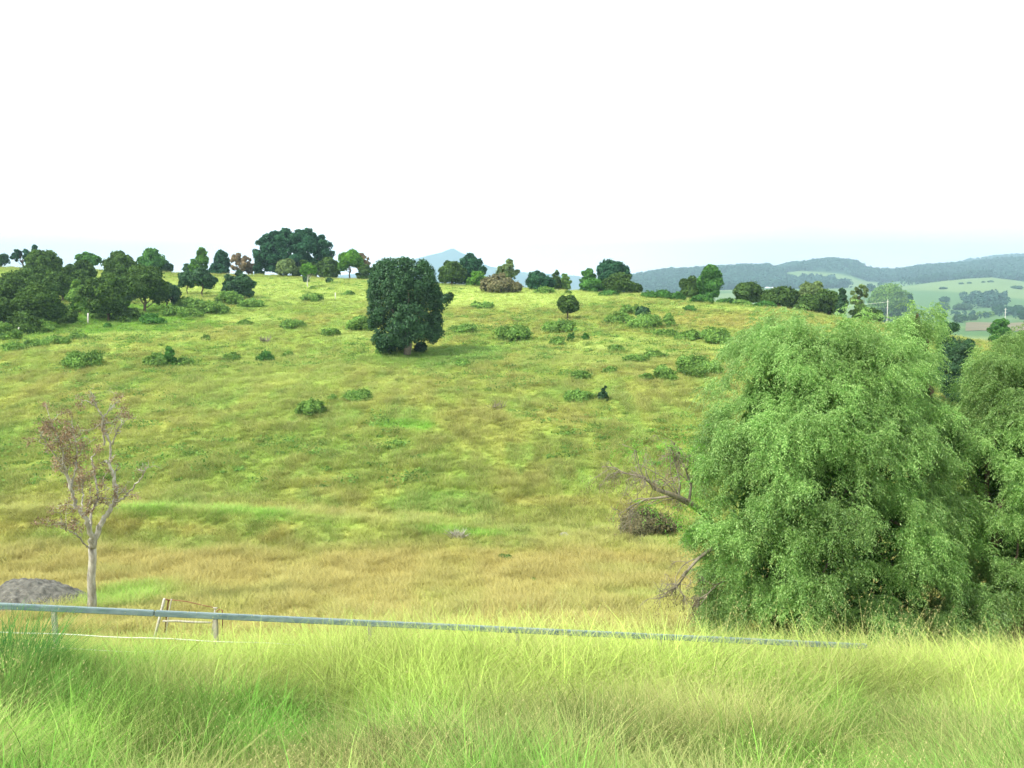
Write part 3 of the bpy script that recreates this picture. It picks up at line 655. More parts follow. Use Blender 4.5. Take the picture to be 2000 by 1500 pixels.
# ------------------------------------------------------------------ trees along the crest
CR = 'trees along the crest of the hill'
for a in [
 ('slender_tree', 393, 480, 24, 226, 'column', 'bright', 'slim light green tree rising above the two flat-topped trees', .12),
 ('bush_tree', 378, 506, 30, 224, 'shrub', 'bright', 'light green bush at the foot of the slim light green tree', .03),
 ('evergreen_tree', 364, 514, 14, 226, 'dome', 'dark', 'small dark bush left of the slim light green tree', .03),
 ('evergreen_tree', 432, 488, 34, 228, 'dome', 'bluegreen', 'blue-green round tree between the slim tree and the brown one', .25),
 ('bush_tree', 424, 510, 44, 224, 'shrub', 'bluegreen', 'low dark bush on the crest under the blue-green round tree', .02),
 ('dying_tree', 466, 493, 46, 226, 'sparse', 'brown', 'brown half-bare tree beside the large spreading fig', .1),
 ('dying_tree', 484, 500, 34, 230, 'sparse', 'brown', 'grey-brown bush squeezed against the large spreading fig', .04),
 ('fig_tree', 576, 443, 156, 226, 'fig', 'bluegreen', 'largest spreading fig on the skyline with gaps in its crown', .10),
 ('evergreen_tree', 506, 492, 22, 222, 'spread', 'bluegreen', 'narrow dark tree at the outer foot of the large spreading fig', .05),
 ('round_bush', 560, 504, 42, 214, 'dome', 'pale', 'pale grey-green round bush in front of the large fig', .02),
 ('bush_tree', 590, 506, 40, 218, 'shrub', 'olive', 'dark olive bush right of the pale round bush', .02),
 ('bush_tree', 642, 500, 44, 212, 'dome', 'olive', 'brownish dark bush between the fig and the fresh green tree', .03),
 ('bush_tree', 616, 508, 34, 218, 'shrub', 'olive', 'low dark bush behind the white-stemmed sapling', .02),
 ('leafy_tree', 682, 483, 50, 212, 'dome', 'bright', 'fresh green round tree on the crest between fig and dark mango', .3),
 ('bare_tree', 706, 492, 34, 222, 'sparse', 'brown', 'thin leafless tree behind the fresh green round tree', .3),
 ('bush_tree', 712, 512, 34, 208, 'shrub', 'olive', 'dull bush between the fresh green tree and the dark mango', .02),
 ('bush_tree', 882, 507, 54, 196, 'dome', 'olive', 'dull olive bush at the left foot of the dark crest tree', .03),
 ('evergreen_tree', 916, 489, 74, 204, 'spread', 'bluegreen', 'dark blue-green tree on the crest just past the big dark mango', .12),
 ('bush_tree', 932, 524, 46, 194, 'shrub', 'bright', 'light bush under the dark blue-green crest tree', .02),
 ('leafy_tree', 990, 506, 50, 196, 'spread', 'pale', 'pale feathery tree behind the brownish crest thicket', .05),
 ('evergreen_tree', 1054, 527, 58, 186, 'dome', 'bluegreen', 'low dark tree alone right of the pale feathery tree', .05),
 ('leafy_tree', 1086, 529, 22, 190, 'spread', 'olive', 'thin dull tree at the shoulder of the low dark tree', .05),
 ('leafy_tree', 1104, 535, 26, 192, 'spread', 'shrub', 'small greyish tree in the gap before the tall dark dome', .05),
 ('leafy_tree', 1150, 522, 38, 190, 'spread', 'mid', 'thin topped green tree joined to the tall dark dome', .05),
 ('bush_tree', 1160, 543, 70, 182, 'shrub', 'mid', 'mid green bush on the flank of the tall dark dome', .02),
 ('evergreen_tree', 1196, 504, 76, 190, 'dome', 'bluegreen', 'tall dark dome-shaped tree on the crest right of centre', .05),
 ('evergreen_tree', 1210, 532, 62, 176, 'dome', 'olive', 'dull round bush right in front of the tall dark dome', .02),
 ('bush_tree', 1241, 550, 28, 176, 'dome', 'olive', 'small round bush ending the row of the tall dark dome', .02),
 ('evergreen_tree', 1350, 535, 50, 170, 'dome', 'olive', 'dark round tree pressed against the bright columnar tree', .04),
 ('columnar_tree', 1389, 515, 50, 166, 'column', 'mid', 'bright green columnar tree with two stacked lobes', .04),
 ('evergreen_tree', 1462, 547, 62, 162, 'cone', 'olive', 'dark tree starting the long row right of the columnar tree', .03),
 ('evergreen_tree', 1522, 561, 66, 160, 'dome', 'olive', 'second dark tree of the row, lower and broader', .02),
 ('leafy_tree', 1588, 551, 58, 164, 'spread', 'pale', 'grey-green wispy tree in the middle of the dark row', .1),
 ('evergreen_tree', 1580, 574, 52, 156, 'shrub', 'olive', 'dark bush under the grey-green wispy tree', .02),
 ('evergreen_tree', 1620, 566, 54, 158, 'dome', 'olive', 'dark tree touching the narrow cypress', .02),
 ('cypress_tree', 1645, 560, 20, 150, 'column', 'dark', 'narrow dark cypress closing the row of dark trees', .02),
 ('bare_tree', 1680, 553, 40, 170, 'sparse', 'pale', 'almost bare tree with yellowish tufts right of the cypress', .45),
 ('evergreen_tree', 1690, 594, 76, 150, 'shrub', 'olive', 'low dark bush behind the top of the pepper tree', .02),
]: make_tree(a[0], a[1], a[2] - (3 if 1440 < a[1] < 1640 else 0), a[3] * (1.28 if 1440 < a[1] < 1640 else 1), a[4], a[5], a[6], a[7], 'tree', CR, cb=a[8])
make_tree('thicket', 978, 534, 84, ('y', 570), 'shrub', 'thicket', 'brownish half-dead thicket on the crest in front of the pale feathery tree', 'thicket', CR, cb=.02)
make_tree('sapling', 602, 511, 30, ('y', 562), 'spread', 'bright', 'small bright sapling with a thin white stem below the large fig', 'tree', CR, cb=.5, bark='whitewood')
make_tree('round_tree', 1108, 574, 46, ('y', 624), 'dome', 'olive', 'small round lollipop-shaped tree alone on the open slope', 'tree', None, cb=.24)

# ------------------------------------------------------------------ the big dark mango on the slope
def mango():
    rng = np.random.RandomState(77); g = hit(795, 692); m = g[1] / F
    h = ztop(505, g[1]) - g[2]; w = 158 * m
    rt = root('mango_tree', g, 'massive dense dark tree standing alone on the middle of the slope', 'tree')
    prof = np.array([(507, 765, 815), (515, 738, 836), (535, 722, 853), (570, 717, 862), (610, 717, 865), (645, 721, 864), (668, 730, 856), (686, 745, 830)], float)
    lob2 = []
    def add(px, py, dy, r): p = at(px, py, g[1]) - g; p[1] += dy; lob2.append((p, np.full(3, r * m)))
    for k in range(240):
        py = rng.uniform(512, 682); xl = np.interp(py, prof[:, 0], prof[:, 1]); xr = np.interp(py, prof[:, 0], prof[:, 2]); hw = (xr - xl) / 2
        r = rng.uniform(7, 14); a = rng.rand() * 6.283; q = max(0, hw - r * .9) * (1 if rng.rand() < .85 else rng.rand())
        pyc = max(py, 505 + r * .9); cx = (xl + xr) / 2 + math.cos(a) * q
        if cx > 805 and pyc > 664: pyc -= 26
        add(cx, pyc, -math.sin(a) * q * m * .95, r)
    for px, py, r in ((876, 584, 11), (868, 590, 13), (880, 578, 7), (858, 650, 12), (846, 660, 12), (750, 680, 10), (765, 683, 9), (737, 664, 10)): add(px, py, -1, r)
    lob2.append((at(790, 590, g[1]) - g, np.array([58, 58, 68]) * m))
    P, Nn = crown_points(lob2, 70000, rng)
    k_ = P[:, 2] > .01 * h; P = P[k_]; Nn = Nn[k_]
    Q = leaf_quads(P, Nn, 2.2 * m, rng, jit=.6)
    link_mesh('crown', quad_mesh('crown', Q), M['dark'], rt)
    T = Tubes(); T.tube(wiggle((0, 0, -.4), (0.1, 0, h * .3), 6, .02, rng), np.linspace(.46, .30, 6), 10)
    for k in range(9):
        a = k * .7; T.tube(wiggle((0, 0, h * .18), (math.cos(a) * w * .3, math.sin(a) * w * .3, h * rng.uniform(.3, .7)), 6, .04, rng), np.linspace(.2, .06, 6), 6)
    T.build('trunk', M['twig'], rt)
mango()

# ------------------------------------------------------------------ shrubs scattered over the hill
SG = 'shrubs scattered over the hillside'
for a in [
 (165, 676, 76, 717, 'shrub', 'low spreading shrub left of the shrub with an upright shoot'),
 (306, 688, 62, 714, 'shrub', 'low shrub on the left of the upright leafy shoot'),
 (331, 676, 24, 716, 'mid', 'upright leafy shoot rising from low shrubs'),
 (360, 696, 42, 712, 'shrub', 'low shrub on the right of the upright leafy shoot'),
 (452, 686, 34, 702, 'shrub', 'small flat shrub between the upright shoot and the fallen grey branches'),
 (520, 682, 38, 706, 'mid', 'round dark shrub just below the fallen grey branches'),
 (562, 684, 24, 697, 'shrub', 'little shrub right beside the round dark shrub'),
 (609, 571, 48, 588, 'shrub', 'flat dark shrub below the white-stemmed sapling'),
 (643, 541, 15, 552, 'dark', 'tiny dark bush up the slope from the white stake'),
 (597, 540, 12, 552, 'dark', 'tiny bush at the stem of the white-stemmed sapling'),
 (611, 558, 11, 565, 'shrub', 'tiny bush below the white-stemmed sapling'),
 (683, 566, 22, 576, 'shrub', 'small shrub between the white stake and the big dark tree'),
 (570, 622, 52, 641, 'shrub', 'low shrub halfway between the grey branches and the flat dark shrub'),
 (645, 638, 42, 656, 'shrub', 'low shrub left of the leafy bush touching the big dark tree'),
 (702, 610, 56, 645, 'shrub', 'leafy bush touching the left side of the big dark tree'),
 (478, 624, 28, 634, 'shrub', 'thin low shrub below the bramble band'),
 (210, 629, 14, 641, 'mid', 'tiny bush in front of the main grove tree'),
 (402, 652, 18, 664, 'shrub', 'small solitary weed bush on open grass below the bramble band'),
 (608, 774, 58, 810, 'shrub', 'dark low shrub on the lower slope, lowest left of centre'),
 (700, 762, 70, 780, 'shrub', 'thin flat shrub on the lower slope below the big dark tree'),
 (650, 770, 22, 782, 'shrub', 'tiny shrub between the two low shrubs of the lower slope'),
 (902, 698, 34, 714, 'shrub', 'small shrub on the right of the big dark tree shadow'),
 (748, 672, 34, 692, 'shrub', 'small shrub at the left foot of the big dark tree'),
 (820, 664, 30, 688, 'dark', 'dark bush behind the trunk of the big dark tree'),
 (1000, 626, 78, 664, 'shrub', 'wide round-topped shrub left of the lollipop tree'),
 (1095, 624, 74, 649, 'shrub', 'flat-topped shrub right under the lollipop tree'),
 (910, 632, 60, 648, 'shrub', 'low shrub in the grass right of the big dark tree crown'),
 (938, 588, 50, 601, 'shrub', 'flat shrub high on the slope below the brownish thicket'),
 (1064, 558, 42, 573, 'shrub', 'light shrub on the skyline bank right of the thicket'),
 (1110, 566, 14, 574, 'shrub', 'tiny shrub just above the lollipop tree'),
 (1232, 590, 40, 612, 'shrub', 'loose shrub at the top left of the large slope thicket'),
 (1256, 592, 30, 616, 'dark', 'round dark bush at the top of the large slope thicket'),
 (1210, 606, 60, 630, 'shrub', 'left end of the large slope thicket'),
 (1262, 608, 76, 640, 'shrub', 'broad middle mass of the large slope thicket'),
 (1306, 612, 26, 638, 'shrub', 'upright weed at the right end of the large slope thicket'),
 (1346, 643, 56, 664, 'shrub', 'low shrub joined to the left of the big rounded slope shrub'),
 (1300, 640, 46, 656, 'shrub', 'low shrub strip beneath the upright weed'),
 (1398, 633, 64, 669, 'shrub', 'big rounded shrub on the upper right of the slope'),
 (1360, 690, 92, 732, 'shrub', 'largest shrub beside the pepper tree top'),
 (1298, 708, 44, 742, 'shrub', 'upright grassy bush left of the largest shrub by the pepper tree'),
 (1262, 726, 30, 742, 'shrub', 'small weed bush left of the upright grassy bush'),
 (1278, 682, 50, 698, 'shrub', 'flat dark shrub above the upright grassy bush'),
 (1240, 690, 56, 706, 'shrub', 'thin low shrub in pale grass left of the flat dark shrub'),
 (1202, 672, 38, 689, 'shrub', 'small shrub in the pale grass shelf'),
 (1115, 648, 16, 668, 'mid', 'small upright shoot below the flat-topped shrub'),
 (1143, 650, 14, 664, 'mid', 'tiny leaning shoot right of the upright shoot'),
 (1090, 655, 34, 674, 'shrub', 'faint light bush below the flat-topped shrub'),
 (1136, 722, 40, 741, 'shrub', 'round low shrub above the shrub with the dark upright shoot'),
 (1190, 714, 30, 728, 'shrub', 'small shrub right of the round low shrub'),
 (1128, 754, 62, 782, 'shrub', 'bright low shrub lowest on the right of the slope'),
 (1178, 754, 20, 784, 'dark', 'dark upright shoot right of the bright low shrub'),
 (1155, 765, 30, 780, 'shrub', 'thin weeds between the bright shrub and the dark shoot'),
 (1348, 594, 26, 607, 'mid', 'small lone shrub below the columnar tree'),
 (1425, 676, 36, 694, 'shrub', 'small shrub half hidden at the pepper tree edge'),
 (987, 1081, 30, 1091, 'mid', 'small green weed clump on the flat paddock'),
 (645, 1140, 16, 1149, 'shrub', 'tiny dark weed on the flat paddock left of centre'),
 (1042, 1127, 15, 1135, 'shrub', 'tiny dark weed on the flat paddock right of centre'),
]: make_shrub(a[0], a[1], a[2], a[3], a[4], a[5], SG)
make_shrub(1262, 984, 130, 1042, 'thicket', 'grey-brown twiggy bush on the gully bank behind the dead pepper branches', SG, name='bank_bush', leafpx=2.0)
BG = 'bramble bushes at the foot of the grove'
for a in [
 (366, 577, 66, 602, 'shrub', 'bramble mound below the two flat-topped trees'),
 (412, 580, 62, 612, 'shrub', 'thickest dark bramble mound in the middle of the band'),
 (450, 560, 52, 594, 'shrub', 'bramble mound directly under the ragged dark tree'),
 (492, 582, 50, 600, 'shrub', 'low bramble at the uphill end of the band'),
 (298, 605, 44, 634, 'mid', 'round dark bush at the lower edge of the grove'),
 (342, 592, 50, 616, 'shrub', 'bramble mound under the small dark dome tree'),
 (370, 600, 50, 620, 'shrub', 'low bramble on the grass edge below the band'),
 (85, 622, 40, 650, 'shrub', 'leafy bush at the foot of the dense front corner tree'),
 (8, 618, 56, 662, 'shrub', 'dark bush in the lowest corner of the grove'),
 (44, 606, 70, 652, 'olive', 'dull undergrowth bush beneath the dense front corner tree'),
 (128, 590, 56, 630, 'olive', 'dull undergrowth bush at the near side of the light gap'),
 (250, 596, 60, 628, 'olive', 'dull undergrowth bush right of the main front trunk'),
 (186, 596, 40, 622, 'shrub', 'leafy undergrowth left of the main front trunk'),
 (150, 648, 34, 662, 'shrub', 'uphill end of the low weedy hedge below the grove'),
 (112, 654, 50, 670, 'shrub', 'middle clump of the low weedy hedge below the grove'),
 (70, 660, 50, 678, 'shrub', 'leafy clump in the lower half of the low weedy hedge'),
 (28, 668, 50, 684, 'shrub', 'lowest clump of the low weedy hedge below the grove'),
]: make_shrub(a[0], a[1], a[2], a[3], a[4], a[5], BG)
CG = 'low bushes in the line along the right crest'
for i, a in enumerate([
 (1268, 566, 34, 581, 'mid', 'low bush right after the tall dark dome'), (1296, 562, 34, 583, 'mid', 'leafy low bush midway to the dark round tree'),
 (1322, 566, 32, 586, 'mid', 'low bush left of the dark round tree'), (1342, 560, 24, 584, 'shrub', 'taller low bush at the foot of the dark round tree'),
 (1370, 572, 44, 592, 'mid', 'low bush in front of the columnar tree'), (1420, 580, 42, 594, 'mid', 'low bush right of the columnar tree'),
 (1450, 584, 40, 598, 'shrub', 'low bush at the foot of the first dark row tree'), (1495, 586, 44, 602, 'mid', 'low bush between the first two dark row trees'),
 (1190, 566, 40, 578, 'mid', 'low bush at the foot of the tall dark dome')]): make_shrub(a[0], a[1], a[2], a[3], a[4], a[5], CG)

# ------------------------------------------------------------------ stakes, dead wood, rocks on the hill
def stake(px, top, base, wpx, label, lean=0.0, mat='whitewood', group='pale stakes on the hillside'):
    g = hit(px, base); m = g[1] / F; h = (base - top) * m; T = Tubes(); r = wpx * m / 2
    T.tube([(0, 0, -.3), (lean * h * .3, 0, h * .5), (lean * h, 0, h), (lean * h, 0, h + .02)], [r, r * .95, r * .85, r * .3], 6)
    o = T.build('stake', M[mat], None, g); tag(o, label, 'stake', group)
stake(172, 612, 634, 3.2, 'white stake in front of the pale bushy grove tree', .05)
stake(655, 572, 584, 2.2, 'short white stake in the grass left of the big dark tree')
stake(332, 577, 592, 2.2, 'leaning pale stake by the grove end tree', .4)
stake(31, 640, 661, 2.6, 'bleached leaning branch stub in the lowest corner of the grove', .35)
def dead_pile(px, top, w, base, label, mat='twig', n=26, name='brush_pile', cat='brush pile'):
    rng = np.random.RandomState(px); g = hit(px, base); m = g[1] / F; T = Tubes(); h = (base - top) * m; wm = w * m
    for k in range(n):
        a = rng.rand() * 6.28; c = np.array([(rng.rand() - .5) * wm * .5, (rng.rand() - .5) * wm * .3, 0])
        e = c + np.array([math.cos(a) * wm * .5 * rng.rand(), math.sin(a) * wm * .3, h * rng.uniform(.3, 1.1)])
        T.tube(wiggle(c, e, 4, .06, rng), np.linspace(.07, .02, 4) * m / .055 * .8, 4)
    o = T.build(name, M[mat], None, g); tag(o, label, cat)
dead_pile(518, 655, 34, 668, 'fallen grey-brown branches lying on the upper left slope')
dead_pile(893, 1034, 46, 1050, 'grey dead bush on the gully edge at the foot of the hill', 'palebark', 60, 'dead_bush', 'bush')
dead_pile(970, 782, 40, 800, 'bleached thin dead weeds on the middle slope', 'twig', 22, 'dead_weeds', 'weeds')
def rock(px, top, w, base, label):
    import bmesh
    rng = np.random.RandomState(px); g = hit(px, base); m = g[1] / F
    bm = bmesh.new(); bmesh.ops.create_icosphere(bm, subdivisions=3, radius=1)
    for v in bm.verts:
        p = np.array(v.co); k = .8 + .5 * float(fbm(p[0] * 1.4 + px, p[1] * 1.4 + p[2] * 1.1, 3)); v.co = v.co * k
        v.co.x *= w * m * .5; v.co.y *= w * m * .4; v.co.z *= (base - top) * m * .8
    me = bpy.data.meshes.new('rock'); bm.to_mesh(me); bm.free()
    o = link_mesh('rock', me, M['rock'], None, g); tag(o, label, 'rock')
rock(1103, 1038, 20, 1048, 'pale grey rock at the foot of the hill right of the dead bush')

# ------------------------------------------------------------------ soil heap behind the rail
def heap():
    g = hit(42, 1186); m = g[1] / F; hh = (1186 - 1127) * m; rx = 124 * m; ry = 2.3
    n = 90; x = np.linspace(-1, 1, n); Xg, Yg_ = np.meshgrid(x, x, indexing='ij'); r = np.sqrt(Xg ** 2 + Yg_ ** 2)
    prof = np.clip(1 - r, 0, 1); prof = np.where(prof > .62, .62 + (prof - .62) * .45, prof) / .80
    Zg = hh * prof * (1 + .25 * (fbm(Xg * 3 + 9, Yg_ * 3 + 4, 4) - .5)) + .22 * (fbm(Xg * 11, Yg_ * 11, 4) - .5) * (prof > 0)
    gx = g[0] + Xg * rx; gy = g[1] + .6 + Yg_ * ry
    gz = ground_z(gx, gy) - g[2]
    V = np.stack([Xg * rx, .6 + Yg_ * ry, gz + Zg - .06 - .3 * (r > 1)], -1).reshape(-1, 3)
    i = np.arange(n - 1)[:, None] * n; j = np.arange(n - 1)[None]
    Fc = np.stack([i + j, i + n + j, i + n + j + 1, i + j + 1], -1).reshape(-1, 4)
    o = link_mesh('soil_heap', raw_mesh('soil_heap', V, Fc), M['soil'], None, g)
    tag(o, 'heap of grey-brown soil behind the rail beside the half-dead tree', 'soil heap')
heap()

# ------------------------------------------------------------------ the half-dead pale tree
def dead_tree():
    rng = np.random.RandomState(8)
    g = hit(179, 1200); Y0 = g[1]; m = Y0 / F
    rt = root('bare_tree', g, 'half-bare pale-barked tree with brown dry leaves behind the rail', 'tree')
    def P(px, py, dy=0.0): return at(px, py, Y0 + dy) - g
    T = Tubes(); tips = []
    def limb(pts, r0, r1, tw=10, k=7):
        pts = np.array([P(*p) for p in pts]); n = 5 * len(pts)
        t = np.linspace(0, len(pts) - 1, n); q = np.stack([np.interp(t, np.arange(len(pts)), pts[:, c]) for c in range(3)], 1)
        q[1:-1] = (q[:-2] + 2 * q[1:-1] + q[2:]) / 4; q[1:-1] += rng.randn(n - 2, 3) * .022
        T.tube(q, np.linspace(r0, r1, n), k)
        for _ in range(tw): branch(q[int(n * (.35 + .65 * rng.rand())) - 1], nrm(q[-1] - q[0]), rng.uniform(.38, .8), max(.016, r1 * .8), 0)
        branch(q[-1], nrm(q[-1] - q[-3]), .42, r1, 0)
    def branch(p, d, Ln, r, lv):
        d = nrm(d + rng.randn(3) * .75 + np.array([0, 0, .2])); n = 6
        q = [p]
        for i in range(n - 1):
            d = nrm(d + rng.randn(3) * .33 + np.array([0, 0, .05])); q.append(q[-1] + d * Ln / n)
        T.tube(q, np.linspace(r, max(.006, r * .45), n), 4)
        if lv < 2:
            for _ in range(2): branch(q[rng.randint(2, n)], d, Ln * .66, r * .6, lv + 1)
        else: tips.append(q[-1])
        if lv == 1: tips.append(q[-1]); tips.append(q[3])
    trunk = [P(179, 1207), P(180, 1170), P(178, 1130), P(181, 1092), P(180, 1065, .1)]
    T.tube(np.array(trunk), [.19, .16, .145, .14, .15], 12)
    limb([(181, 1070), (176, 1035, -.2), (168, 1012, -.3), (150, 990, -.4), (138, 955, -.5), (131, 925, -.6), (118, 905, -.7)], .105, .035, 9)
    limb([(181, 1070), (196, 1025, .2), (212, 1000, .3), (222, 985, .3), (228, 955, .5), (222, 930, .5), (212, 905, .5)], .11, .05, 6)
    limb([(223, 984, .3), (243, 972, .2), (253, 960, .1), (272, 940, 0), (279, 925, -.1)], .045, .02, 5)
    limb([(178, 1040), (176, 1005, .4), (187, 985, .6), (191, 960, .7), (186, 930, .8), (178, 895, .9)], .06, .03, 7)
    limb([(214, 905, .5), (217, 870, .6), (206, 845, .5), (203, 828, .4)], .045, .03, 4)
    limb([(203, 870, .3), (200, 835, .3), (203, 815, .2), (192, 798, .1), (176, 786, 0)], .038, .018, 3)
    limb([(203, 815, .2), (214, 802, .3), (222, 790, .4)], .026, .012, 3)
    limb([(220, 868, .6), (226, 848, .5), (232, 835, .4), (246, 822, .3)], .034, .016, 5)
    limb([(131, 925, -.6), (120, 880, -.9), (112, 850, -1.0), (96, 815, -1.1)], .035, .016, 8)
    limb([(140, 950, -.5), (150, 905, -.2), (150, 870, 0), (140, 830, .1)], .035, .016, 9)
    limb([(118, 905, -.7), (95, 870, -1.0), (78, 850, -1.2)], .028, .014, 7)
    limb([(170, 1068), (155, 1050, -.5), (146, 1040, -.7), (143, 1028, -.8)], .035, .02, 2)
    limb([(150, 1042, -.6), (135, 1038, -.8), (126, 1028, -.9), (118, 1012, -1.0)], .024, .014, 4)
    limb([(160, 1000, -.2), (162, 960, .3), (158, 930, .6)], .034, .016, 6)
    T.build('trunk', M['palebark'], rt)
    tips = np.array(tips)
    scr_x = 1000 + F * (tips[:, 0] + g[0]) / Y0; zz = tips[:, 2]
    keep = (scr_x < 172) | ((scr_x < 270) & (rng.rand(len(tips)) < .45)); keep &= rng.rand(len(tips)) < .72
    tips = tips[keep]
    k = 20; base = np.repeat(tips, k, 0) + rng.randn(len(tips) * k, 3) * .075
    Q = leaf_quads(base, rng.randn(len(base), 3), .042, rng, aspect=.36, droop=.4)
    o = link_mesh('dry_leaves', quad_mesh('dry_leaves', Q), M['dry'], rt)
dead_tree()

# ------------------------------------------------------------------ rail fence
def fence():
    rt = root('rail_fence', (0, 10.3, float(ground_z(0, 10.3))), 'galvanised square top rail with wires on short posts behind the long grass', 'fence')
    o0 = np.array(rt.location)
    A = RAIL_A + (RAIL_A - RAIL_B) * .35; B = RAIL_B + (RAIL_B - RAIL_A) * .03
    d = nrm(B - A); side = nrm(np.cross(d, [0, 0, 1.0])); up = np.cross(side, d)
    hw, hh = .027, .033
    seg = 0; Ltot = np.linalg.norm(B - A); t0 = 0; first = (RAIL_A - A) @ d
    joints = [first + 1.72]; 
    while joints[0] > 0: joints.insert(0, joints[0] - 6)
    while joints[-1] < Ltot: joints.append(joints[-1] + 6)
    js = [0] + [j for j in joints if 0 < j < Ltot] + [Ltot]
    import bmesh
    def beam(name, p, q, hw, hh, mat, bev=.008, up=up, side=side):
        bm = bmesh.new(); vs = []
        for c in (p, q):
            for s, u in ((-1, -1), (1, -1), (1, 1), (-1, 1)): vs.append(bm.verts.new(Vector(c - o0 + side * s * hw + up * u * hh)))
        for f in ((0, 1, 2, 3), (7, 6, 5, 4), (0, 4, 5, 1), (1, 5, 6, 2), (2, 6, 7, 3), (3, 7, 4, 0)): bm.faces.new([vs[i] for i in f])
        bmesh.ops.recalc_face_normals(bm, faces=bm.faces)
        bmesh.ops.bevel(bm, geom=bm.edges[:], offset=bev, segments=2, affect='EDGES')
        me = bpy.data.meshes.new(name); bm.to_mesh(me); bm.free(); return link_mesh(name, me, mat, rt)
    for i in range(len(js) - 1):
        beam('rail', A + d * (js[i] + .004) - up * hh, A + d * (js[i + 1] - .004) - up * hh, hw, hh, M['steel'])
    p0x = at(108, 1200, 9.98)[0]
    k = -2
    while True:
        x = p0x + k * 1.80; k += 1
        if x > B[0]: break
        t = (x - A[0]) / d[0]; p = A + d * t - up * (2 * hh + .002); gz = float(ground_z(p[0], p[1]))
        q = np.array([p[0], p[1], gz - .4]); zz = np.array([0, 0, 1.0]); xx = np.array([1.0, 0, 0]); yy = np.array([0, 1.0, 0])
        beam('post', q, p, .026, .026, M['wood'], .006, up=yy, side=xx)
    for dz in (.22, .39):
        T = Tubes(); n = 60
        pts = [A + d * Ltot * i / n - np.array([0, .055, 0]) + np.array([0, 0, -.10 - dz - .006 * math.sin(i * 1.3)]) - o0 for i in range(n + 1)]
        T.tube(pts, np.full(n + 1, .0065), 5); T.build('wire', M['wire'], rt)
fence()

# ------------------------------------------------------------------ rusty frame behind the rail
def rusty_frame():
    Yf = 17.5
    g0 = at(330, 1230, Yf); g = np.array([g0[0], Yf, float(ground_z(g0[0], Yf))])
    rt = root('rusty_gate_frame', g, 'old rusty iron frame with one white post standing behind the rail', 'metal frame')
    def P(px, py, dy=0): return at(px, py, Yf + dy) - g
    gz = 0
    T = Tubes(); a = P(321, 1170); b = P(308, 1222); b2 = b + (b - a) * .6; T.tube([b2, b, a, a + (a - b) * .02], [.028, .028, .028, .02], 8); T.build('white_post', M['whitepaint'], rt)
    T = Tubes(); a = P(329, 1172, .05); b = P(326, 1195, .05); T.tube([P(323, 1170), a, P(331, 1173, .05)], [.016] * 3, 6); T.tube([a, b, P(322, 1235, .05)], [.016] * 3, 6); T.build('rusty_strut', M['rust'], rt)
    T = Tubes(); T.tube([P(335, 1170), P(334, 1176), P(330, 1195), P(324, 1240)], [.014] * 4, 6); T.build('upright', M['whitepaint'], rt)
    T = Tubes(); T.tube([P(331, 1171), P(365, 1175), P(400, 1183), P(424, 1188)], [.009] * 4, 6); T.build('top_bar', M['rust'], rt)
    T = Tubes(); T.tube([P(416, 1187), P(424, 1188), P(420, 1191), P(418, 1204), P(414, 1240)], [.012, .022, .018, .017, .017], 6); T.build('far_upright', M['whitepaint'], rt)
    T = Tubes(); T.tube([P(423, 1205, .2), P(424, 1193, .2), P(429, 1190, .2), P(434, 1192, .2), P(435, 1204, .2), P(433, 1240, .2)], [.012] * 6, 6); T.build('end_hoop', M['rust'], rt)
    T = Tubes(); T.tube([P(318, 1213), P(345, 1213), P(375, 1215), P(412, 1216)], [.02, .024, .024, .02], 6); T.build('lower_bar', M['wood'], rt)
rusty_frame()

# ------------------------------------------------------------------ the pepper trees on the right
def sprays(points, dirs, rng, nl=14, Ls=(.20, .36), leaf=.026, aspect=.25):
    """hanging sprays of narrow leaflets: returns quads"""
    n = len(points); Ln = rng.uniform(*Ls, n)
    t = (np.arange(nl) + .5) / nl
    d = nrm(dirs)
    # curve: starts along d, ends hanging
    P = points[:, None] + d[:, None] * (Ln[:, None] * t)[..., None] * .75 + np.array([0, 0, -1.0]) * (Ln[:, None] * t ** 1.7)[..., None] * .55
    side = nrm(np.cross(d, np.array([0, 0, 1.0]) + rng.randn(n, 3) * .35))
    sgn = np.where(np.arange(nl) % 2 == 0, 1.0, -1.0)
    ld = nrm(side[:, None] * sgn[None, :, None] * .7 + d[:, None] * .35 + np.array([0, 0, -.55]) + rng.randn(n, nl, 3) * .22)
    nn = nrm(np.cross(ld, d[:, None] + rng.randn(n, nl, 3) * .5))
    b = nrm(np.cross(nn, ld)); s = leaf * (.7 + .6 * rng.rand(n, nl))[..., None]
    c = P + ld * s
    Q = np.stack([c - ld * s, c + b * s * aspect, c + ld * s, c - b * s * aspect], 2)
    return Q.reshape(-1, 4, 3)
